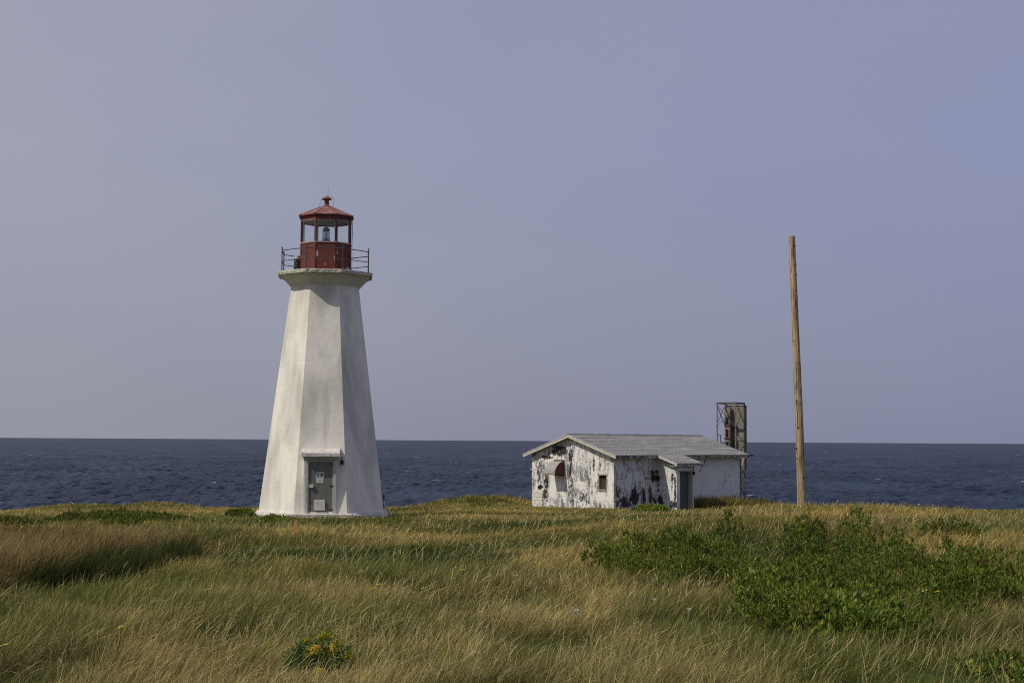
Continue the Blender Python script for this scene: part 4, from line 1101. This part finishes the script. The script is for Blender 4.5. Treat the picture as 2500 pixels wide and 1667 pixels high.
gr = np.random.default_rng(20)
GR_C = W(770, 1652)
acc = Acc()
bins = [(5, 9, 260), (9, 12, 3600), (12, 16, 2500), (16, 22, 1500), (22, 30, 860), (30, 42, 480), (42, 58, 260), (58, 80, 130), (80, 108, 80)]
WMIN = 1 / 1422.0
for (ya0, yb0, dens) in bins:
    wmax = .36 * 1.13 * yb0 + 2.0
    n = int((yb0 - ya0) * 2 * wmax * dens)
    Y = gr.uniform(ya0, yb0, n); X = gr.uniform(-wmax, wmax, n)
    ok = (abs(X) < .36 * 1.13 * Y + 2.0) & ~blocked(X, Y) & (Y < edge_y(X) + 3)
    mw = mass_w(X, Y); ok &= gr.random(n) > mw * .38; ok &= ((X - GR_C[0]) / .36) ** 2 + ((Y - GR_C[1] + .12) / .34) ** 2 > gr.uniform(.5, 1.2, n)
    X = X[ok]; Y = Y[ok]; mw = mw[ok]; n = len(X)
    cr, ct, w = meadow_colour(X, Y)
    stand = in_poly(X + .9 * (fbm(X * 1.5, Y * 1.5, 77) - .5), Y + 1.6 * (fbm(X * 1.5, Y * 1.5, 78) - .5), STAND)
    hx, hy = house_xy(X, Y)
    # clump structure
    inm = in_poly(X + 1.5 * (fbm(X, Y, 91) - .5), Y + 3 * (fbm(X, Y, 92) - .5), MASS)[:, None] * (.45 + .55 * (gr.random(n) < .6))[:, None]
    cr = cr * (1 - .6 * inm) + np.array([.030, .042, .010]) * .6 * inm; ct = ct * (1 - .55 * inm) + np.array([.085, .110, .026]) * .55 * inm
    cl = fbm(X * 2.2, Y * 2.2, 71, 3)
    big = fbm(X * .5, Y * .5, 72, 3)
    L = (.15 + .19 * cl + .34 * (big - .5)) * gr.uniform(.55, 1.35, n)
    dT = np.hypot(X - T_O[0], Y - T_O[1]); L *= np.where(dT < 4.2, .5, 1.0)
    dP = np.hypot(X - 8.75, (Y - 41.6) * .6); L *= np.where(dP < 1.1, .3, 1.0)
    ok_front = in_poly(X, Y + 1.2, STAND) & ~stand; L[ok_front] *= .6
    lushw = np.clip(w.get('lush', 0), 0, 1); L *= 1 - .60 * lushw
    L *= np.where(Y > 50, .62, 1.0)
    az = gr.normal(.12, 1.1, n) + 1.6 * (fbm(X * .35, Y * .35, 73) - .5)
    lean0 = gr.uniform(.15, .9, n); lean1 = lean0 + gr.uniform(.0, 1.1, n)
    lodge = sstep(.45, .65, fbm(X * .6, Y * .5, 74))
    lean0 += .35 * lodge; lean1 += .25 * lodge
    L *= 1 + .35 * mw
    hill = np.exp(-((X + 1.5) / 5) ** 2 - ((Y - 90) / 5) ** 2); L *= 1 + hill * 2.2 * fbm(X * 1.5, Y * 1.5, 86, 3)
    # weeds and long grass against the buildings
    wall_r = (hy < 0) & (hy > -1.6) & (hx > 5.3) & (hx < 13.0); L[wall_r] = gr.uniform(.4, .95, wall_r.sum())
    wall_m = (hy < 0) & (hy > -1.3) & (hx > 1.2) & (hx < 3.6); L[wall_m] *= 1.35
    wall_g = (hx < 0) & (hx > -.6) & (hy > 0) & (hy < 6.6); L[wall_g] *= 1.15
    near_w = wall_r | wall_m
    lean0[near_w] *= .5
    colj = (gr.uniform(.6, 1.75, n) * (.66 + .80 * fbm(X * 1.7, Y * 1.4, 84, 3)))[:, None]; 
    dry = gr.random(n)
    cr = cr * colj; ct = ct * colj
    g_ = dry < .25 + .5 * np.clip(w['green'], 0, 1) + .7 * lushw; ct[g_] = ct[g_] * .45 + np.array([.07, .10, .025]) * .55
    s_2 = (dry > .90) & (lushw < .3); ct[s_2] = ct[s_2] * .5 + np.array([.36, .30, .17]) * .5; cr[s_2] = cr[s_2] * .5 + np.array([.2, .16, .08]) * .5
    cr[wall_r] = cr[wall_r] * .5 + np.array([.03, .04, .012]) * .5; ct[wall_r] = ct[wall_r] * .5 + np.array([.10, .11, .035]) * .5
    L[stand] = gr.uniform(.34, .66, stand.sum()) * (.4 + 1.2 * fbm(X[stand] * 1.6, Y[stand] * 1.3, 85, 3)); lean0[stand] = gr.uniform(.0, .5, stand.sum()); lean1[stand] = lean0[stand] + gr.uniform(.3, 1.1, stand.sum())
    cj = colj[stand]
    cr[stand] = np.array([.022, .030, .010]) * cj; ct[stand] = lerp(np.array([.220, .145, .060]), np.array([.25, .205, .085]), sstep(.45, .8, fbm(X[stand] * 1.3, Y[stand] * 1.3, 79))) * cj
    wd = np.maximum(.0034 * gr.uniform(.7, 1.4, n), WMIN * Y * gr.uniform(.32, .62, n))
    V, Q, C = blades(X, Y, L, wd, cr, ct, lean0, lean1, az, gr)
    frontrow = stand & ~in_poly(X, Y - 2.3 - 1.6 * (fbm(X * 1.2, Y, 83) - .5), STAND)  # front blades painted darker green for the shadow at the stand's foot
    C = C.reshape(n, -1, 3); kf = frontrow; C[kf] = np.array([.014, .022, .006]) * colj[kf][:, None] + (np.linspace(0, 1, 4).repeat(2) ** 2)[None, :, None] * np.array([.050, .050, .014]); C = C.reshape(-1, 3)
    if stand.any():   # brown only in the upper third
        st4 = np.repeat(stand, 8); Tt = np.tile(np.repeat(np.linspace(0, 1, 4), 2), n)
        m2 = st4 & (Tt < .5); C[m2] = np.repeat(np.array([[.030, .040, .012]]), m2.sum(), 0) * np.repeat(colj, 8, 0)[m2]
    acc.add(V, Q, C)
    # bare dry stems, straighter and paler than the leaves
    ns = int(n * .085); ii = gr.choice(n, ns, replace=False); kp = gr.random(ns) < 1 - .8 * np.clip(lushw[ii], 0, 1); ii = ii[kp]; ns = len(ii)
    cs = np.array([.50, .42, .20]) * gr.uniform(.5, 1.4, ns)[:, None]; ls = gr.normal(.72, .28, ns)
    V, Q, C = blades(X[ii], Y[ii], gr.uniform(.12, .36, ns) * np.where(Y[ii] > 50, .6, 1), np.maximum(.0034, WMIN * Y[ii] * .42), cs * .6, cs, ls, ls + gr.normal(0, .15, ns), gr.normal(.1, 1.0, ns), gr)
    acc.add(V, Q, C)
    # seeding culms, arched over with the wind
    nc = int(n * (.055 if yb0 < 45 else .03))
    ii = gr.choice(n, nc, replace=False); Xc, Yc = X[ii], Y[ii]
    keep = gr.random(nc) < (.1 + 1.1 * sstep(.35, .7, fbm(Xc * .7, Yc * .7, 75))) * (1 - .85 * lushw[ii]) * (1 + 2.0 * mw[ii]) * (1 - .4 * np.clip(w['green'][ii], 0, 1)); Xc = Xc[keep]; Yc = Yc[keep]; nc = len(Xc); ii = ii[keep]
    Lc = gr.uniform(.18, .42, nc) * np.where(Yc > 50, .6, 1); Lc[stand[ii]] += .12
    l0 = gr.uniform(.1, .7, nc); l1 = l0 + gr.uniform(.5, 1.9, nc)
    cc = np.array([.47, .375, .165]) * gr.uniform(.7, 1.3, nc)[:, None]
    cc[stand[ii]] = np.array([.30, .17, .085]) * gr.uniform(.7, 1.2, stand[ii].sum())[:, None]
    cg = cc * np.array([.62, .70, .5])
    V, Q, C = blades(Xc, Yc, Lc, np.maximum(.0032, WMIN * Yc * .45), cg, cc, l0, l1, gr.normal(.1, .75, nc), gr, nseg=7, head=np.ones(nc, bool))
    acc.add(V, Q, C)
n = 5200; hx = gr.uniform(5.35, 13.2, n); hy = -gr.uniform(.05, 1.5, n) * np.clip(1.5 - .1 * (hx - 5), .5, 1.5)
X = H_O[0] + hx * HU[0] + hy * HV[0]; Y = H_O[1] + hx * HU[1] + hy * HV[1]
t_ = gr.random(n)[:, None]
cr = np.array([.045, .050, .016]) + 0 * t_; ct = np.array([.10, .105, .034]) * (1 - t_) + np.array([.36, .28, .10]) * t_
V, Q, C = blades(X, Y, gr.uniform(.35, 1.15, n) * (.55 + .75 * fbm(hx * 1.4, hy, 87)), WMIN * Y * gr.uniform(.35, .7, n), cr, ct, gr.uniform(0, .5, n), gr.uniform(.3, 1.2, n), gr.normal(.1, .8, n), gr)
acc.add(V, Q, C)
go = acc.build('grass', M_grass)
tag(go, 'long wind blown grass, dry and green mixed, covering the headland', 'grass', kind='stuff')

# leafy shrubs: upright whorls of narrow leaves on short shoots
def leafy(X, Y, H, rs, size=.050, bright=1.0, per=9, wide=.27, low=.25):
    """returns leaf quads for shoots rooted at X, Y with tops H above the ground"""
    n = len(X); Z = ground_z(X, Y)
    t = low + (1 - low) * rs.random(n) ** .55
    top = np.stack([X + rs.normal(0, .03, n), Y + rs.normal(0, .03, n), Z + H * t], -1)
    sz = size * rs.uniform(.7, 1.35, n) * np.maximum(1, Y * WMIN * 1.0 / (size * wide))**.75
    hue = np.clip(rs.random(n) * .6 + 1.1 * (fbm(X * 1.1, Y * 1.1, 66, 3) - .3), 0, 1)
    a1 = np.array([.034, .060, .009]); a2 = np.array([.130, .172, .024]); a3 = np.array([.20, .21, .05])
    c = lerp(a1, a2, hue) ; yl = rs.random(n) < .05; c[yl] = a3; dd_ = rs.random(n) < .018; c[dd_] = (.11, .07, .035)
    c = c * bright * np.array([1.22, 1.16, 1.1])
    Vs = []; Cs = []
    for k in range(per):
        az = rs.uniform(0, 2 * np.pi, n); el = rs.uniform(.55, 1.45, n)
        d = np.stack([np.cos(az) * np.cos(el) + .18, np.sin(az) * np.cos(el), np.sin(el)], -1); d /= np.linalg.norm(d, axis=1, keepdims=True)
        s = np.cross(d, rs.normal(0, 1, (n, 3))); s /= np.linalg.norm(s, axis=1, keepdims=True)
        b0 = top - np.stack([0 * az, 0 * az, rs.uniform(0, .9, n) * sz * 1.3], -1)
        l = sz * rs.uniform(.8, 1.25, n)
        Vs.append(np.stack([b0, b0 + d * (l * .55)[:, None] + s * (l * wide / 2)[:, None], b0 + d * l[:, None], b0 + d * (l * .55)[:, None] - s * (l * wide / 2)[:, None]], 1))
        Cs.append(np.repeat((c * rs.uniform(.75, 1.25, n)[:, None])[:, None, :], 4, 1))
    V = np.stack(Vs, 1).reshape(-1, 3); C = np.stack(Cs, 1).reshape(-1, 3)
    Q = np.arange(len(V)).reshape(-1, 4)
    return V, Q, C
lr = np.random.default_rng(30)
bx0, bx1, by0, by1 = MASS[:, 0].min() - 1, MASS[:, 0].max() + 1, MASS[:, 1].min() - 1, MASS[:, 1].max() + 1
acc = Acc()
for (y0_, y1_, dens) in ((by0, 18, 600), (18, 26, 380), (26, 36, 220), (36, by1, 120)):
    if y1_ <= y0_: continue
    n = int((bx1 - bx0) * (y1_ - y0_) * dens)
    X = lr.uniform(bx0, bx1, n); Y = lr.uniform(y0_, y1_, n)
    m = mass_w(X, Y); ok = lr.random(n) < m; X = X[ok]; Y = Y[ok]; m = m[ok]
    H = m * (.08 + .80 * fbm(X * 1.4, Y * 1.2, 64, 3) ** 1.3)
    acc.add(*leafy(X, Y, H, lr, bright=1.0))
gco = acc.build('ground_cover', M_leaf)
tag(gco, 'low leafy green shrub cover spreading over the mound on the right', 'ground cover', kind='stuff')

def bush(name, label, px, py, rpx, rpy, H, dens, bright=1.0, size=.042, group=None, cat='bush', stems=14, seed=1):
    rs = np.random.default_rng(seed)
    c = W(px, py, H * .5); rx = rpx / F * c[1]
    a = W(px, py + rpy, H * .5); b = W(px, max(py - rpy, 1240), H * .5); ry = max(abs(a[1] - b[1]) / 2, rx * .4); ry = min(ry, rx * 1.6)
    n = int(4 * rx * ry * dens); X = c[0] + rs.uniform(-rx, rx, n) * 1.1; Y = c[1] + rs.uniform(-ry, ry, n) * 1.1
    d = ((X - c[0]) / rx) ** 2 + ((Y - c[1]) / ry) ** 2 + .9 * (fbm(X * 2, Y * 2, seed + 80) - .5)
    ok = (d < 1) & ~blocked(X, Y); X = X[ok]; Y = Y[ok]; d = d[ok]
    Hh = H * np.sqrt(np.clip(1 - d, .02, 1)) * (.55 + .75 * fbm(X * 3, Y * 3, seed + 90, 3))
    root = empty(name, (c[0], c[1], float(ground_z(c[0], c[1]))))
    tag(root, label, cat, group)
    V, Q, C = leafy(X, Y, Hh, rs, size=size, bright=bright)
    V = V - np.array(root.location)[None, :]
    np_mesh('foliage', V, Q, M_leaf, root, colr=C)
    mb = MB(); stems = stems if size > 0 else 0
    for i in range(stems):
        x = rs.uniform(-.6, .6) * rx; y = rs.uniform(-.6, .6) * ry; z = float(ground_z(c[0] + x, c[1] + y)) - root.location.z
        mb.tube([(x, y, z - .03), (x + rs.normal(0, .02), y, z + H * .4), (x + rs.normal(.03, .05), y + rs.normal(0, .03), z + H * .8)], [.008, .006, .003], 5)
    mb.build('stems', M_twig, root)['kind'] = 'stuff'
    return root
bush('bush', 'bright green bush in front of the shrub cover, on its near edge lower right', 2030, 1490, 180, 48, .48, 1100, 1.3, .055, seed=2)
bush('bush', 'bushy green clump at the right edge below the dry gold grass', 2330, 1400, 130, 34, .45, 600, 1.25, .045, seed=3)
bush('bush', 'dark green bush alone in the gold grass at far right', 2315, 1292, 82, 11, .42, 200, .9, .05, seed=4)
bush('hedge', 'long dark green row of shrubs before the gold bank, left of the lighthouse', 290, 1262, 165, 9, .42, 150, .85, .05, cat='shrub', seed=5)
bush('bush', 'dark bush at the far left edge, nearer the sea of the two there', 20, 1275, 75, 8, .40, 150, .7, .05, seed=6)
bush('bush', 'dark bush at the far left edge, just above the red brown grass', 45, 1302, 105, 10, .38, 220, .8, .05, seed=7)
bush('bush', 'small scruffy bush against the left of the lighthouse doorstep', 668, 1270, 48, 6, .30, 260, 1.35, .045, seed=8)
bush('bush', 'low green bush just left of the lighthouse, near the cliff edge', 590, 1252, 38, 5, .28, 200, .9, .05, seed=9)
bush('bush', 'small green bush in the bottom right corner of the meadow', 2450, 1622, 90, 24, .20, 800, 1.4, .042, seed=10)
bush('bush', 'green weeds heaped against the stained side wall of the white building', 1590, 1240, 45, 5, .36, 200, 1.2, .05, seed=12)

# goldenrod
def goldenrod():
    rs = np.random.default_rng(77)
    c = W(770, 1652); base = Vector((c[0], c[1], float(ground_z(c[0], c[1]))))
    root = empty('goldenrod', base); tag(root, 'yellow flowering goldenrod clump in the near grass below the lighthouse', 'flowering plant')
    heads = [(790, 1550, 1.0), (822, 1570, .8), (756, 1590, .9), (768, 1582, .8), (742, 1602, .6), (798, 1592, .8), (848, 1598, .8), (778, 1638, .8), (746, 1562, .35), (806, 1582, .7), (812, 1578, .5)]
    stems = MB(); V = []; Q = []; C = []; fl = Acc(); lf = Acc()
    for (hx_, hy_, s) in heads:
        Yh = c[1] + rs.uniform(-.25, .15)
        h = Vector(P(hx_, hy_, Yh)) - base
        foot = Vector((h.x - .16 + rs.normal(0, .04), rs.uniform(-.15, .15), -.02))
        mid = foot.lerp(h, .55) + Vector((-.02, 0, .05))
        stems.tube([foot, mid, h], [.004, .0035, .002], 5)
        # leaves along the stem
        n = 70; t = rs.uniform(.05, .92, n); p = np.array([(foot.lerp(mid, a * 2) if a < .5 else mid.lerp(h, a * 2 - 1)) for a in t])
        az = rs.uniform(0, 6.28, n); el = rs.uniform(-.2, .8, n); l = rs.uniform(.035, .075, n) * (1.2 - .6 * t)
        d = np.stack([np.cos(az) * np.cos(el), np.sin(az) * np.cos(el), np.sin(el)], -1); sd = np.cross(d, rs.normal(0, 1, (n, 3))); sd /= np.linalg.norm(sd, axis=1, keepdims=True)
        Vv = np.stack([p, p + d * (l * .5)[:, None] + sd * .0045, p + d * l[:, None], p + d * (l * .5)[:, None] - sd * .0045], 1).reshape(-1, 3)
        cc = np.repeat((np.array([.035, .075, .02]) * rs.uniform(.7, 1.4, n)[:, None])[:, None, :], 4, 1).reshape(-1, 3)
        lf.add(Vv, np.arange(len(Vv)).reshape(-1, 4), cc)
        # plume
        n = int(420 * s); r = .046 * s
        u_ = rs.normal(0, 1, (n, 3)); u_ /= np.linalg.norm(u_, axis=1, keepdims=True)
        p = np.array(h)[None, :] + u_ * (r * rs.random(n) ** .5)[:, None] * np.array([1.15, 1, .85]) + np.stack([rs.uniform(-.3, 1, n) * .02, 0 * az[:1] + np.zeros(n), -abs(u_[:, 0]) * .012], -1)
        q = .0058; a = rs.normal(0, 1, (n, 3)); a /= np.linalg.norm(a, axis=1, keepdims=True); b = np.cross(a, rs.normal(0, 1, (n, 3))); b /= np.linalg.norm(b, axis=1, keepdims=True)
        Vv = np.stack([p + a * q, p + b * q, p - a * q, p - b * q], 1).reshape(-1, 3)
        cc = np.repeat((np.array([.64, .50, .03]) * rs.uniform(.55, 1.15, n)[:, None])[:, None, :], 4, 1).reshape(-1, 3)
        fl.add(Vv, np.arange(len(Vv)).reshape(-1, 4), cc)
    # leafy undergrowth of the clump
    n = 1900; az = rs.uniform(0, 6.28, n); rr = np.sqrt(rs.random(n)); px_ = -.04 + .27 * rr * np.cos(az); py_ = .16 * rr * np.sin(az); t = rs.random(n)
    p = np.stack([px_ + .10 * t, py_, t * .36 * (1.15 - rr * .75) * (.7 + .6 * fbm(px_ * 9, py_ * 9, 5))], -1)
    az = rs.uniform(0, 6.28, n); el = rs.uniform(.1, 1.2, n); l = rs.uniform(.03, .065, n)
    d = np.stack([np.cos(az) * np.cos(el), np.sin(az) * np.cos(el), np.sin(el)], -1); sd = np.cross(d, rs.normal(0, 1, (n, 3))); sd /= np.linalg.norm(sd, axis=1, keepdims=True)
    Vv = np.stack([p, p + d * (l * .5)[:, None] + sd * .004, p + d * l[:, None], p + d * (l * .5)[:, None] - sd * .004], 1).reshape(-1, 3)
    cc = np.repeat((lerp(np.array([.045, .095, .020]), np.array([.15, .23, .05]), rs.random(n)))[:, None, :], 4, 1).reshape(-1, 3)
    lf.add(Vv, np.arange(len(Vv)).reshape(-1, 4), cc)
    stems.build('stems', M_stem, root); lf.build('leaves', M_leaf, root); fl.build('flower_heads', M_leaf, root)
goldenrod()

# scattered small flowers: one built, the rest copied
def flower(name, petal, r, n_f, spread, seed):
    rs = np.random.default_rng(seed); root = empty(name)
    MB().tube([(-.05, 0, 0), (-.02, 0, .22), (0, 0, .42)], [.004, .003, .002], 5).build('stem', M_stem, root)
    mb = MB()
    for i in range(n_f):
        a = rs.uniform(0, 6.28); q = spread * math.sqrt(rs.random()); x, y, z = q * math.cos(a), q * math.sin(a), .42 + rs.uniform(-.012, .012)
        mb.ring([(r * .3, z - .006), (r, z + .002), (r * .5, z + .008)], 7, rot=a, cx=x, cy=y)
    mb.build('flower_head', petal, root)
    return root
fy = flower('wildflower', M_petal, .008, 5, .02, 1)
fl_px = [(924, 1443), (911, 1453), (1034, 1452), (1130, 1404), (1261, 1418), (296, 1552), (507, 1457), (10, 1601), (2258, 1458), (2288, 1460)]
def dup(root):
    r = root.copy(); col.objects.link(r)
    for ch in root.children:
        c = ch.copy(); col.objects.link(c); c.parent = r
    return r
wrs = np.random.default_rng(6)
for i, (x, y) in enumerate(fl_px):
    o = fy if i == 0 else dup(fy)
    g0 = W(x, y, .36)
    o.location = (g0[0], g0[1], float(ground_z(g0[0], g0[1]))); o.rotation_euler = (0, 0, wrs.uniform(-1, 1))
    o['label'] = 'small yellow wildflower poking out of the long grass'; o['category'] = 'wildflower'; o['group'] = 'yellow wildflowers in the grass'
fw = flower('white_wildflower', M_wpetal, .008, 16, .035, 3)
for i, (x, y, lb) in enumerate([(1407, 1511, 'white flower cluster, nearest and fullest of the three, in the centre right grass'), (1597, 1478, 'small white flower cluster in the grass below the left arm of the shrub cover'), (1683, 1502, 'flat white flower cluster in the grass, rightmost and closest to the bright bush')]):
    o = fw if i == 0 else dup(fw)
    g0 = W(x, y, .36)
    o.location = (g0[0], g0[1], float(ground_z(g0[0], g0[1]))); o['label'] = lb; o['category'] = 'wildflower'; o['group'] = 'white wildflowers in the grass'
    o.scale = (.85, .85, 1) if i == 0 else (.6, .6, .97)

# survey stake
g0 = W(722.5, 1311)
sk = empty('marker_stake', (g0[0], g0[1], float(ground_z(g0[0], g0[1])))); tag(sk, 'small orange marker stake in the grass before the lighthouse', 'stake')
MB().box(-.035, .035, -.02, .02, -.05, .44, ch=.005).build('stake_post', mat('orange_stake', (.50, .22, .07), (.42, .2, .08), scale=20, rough=.7), sk)
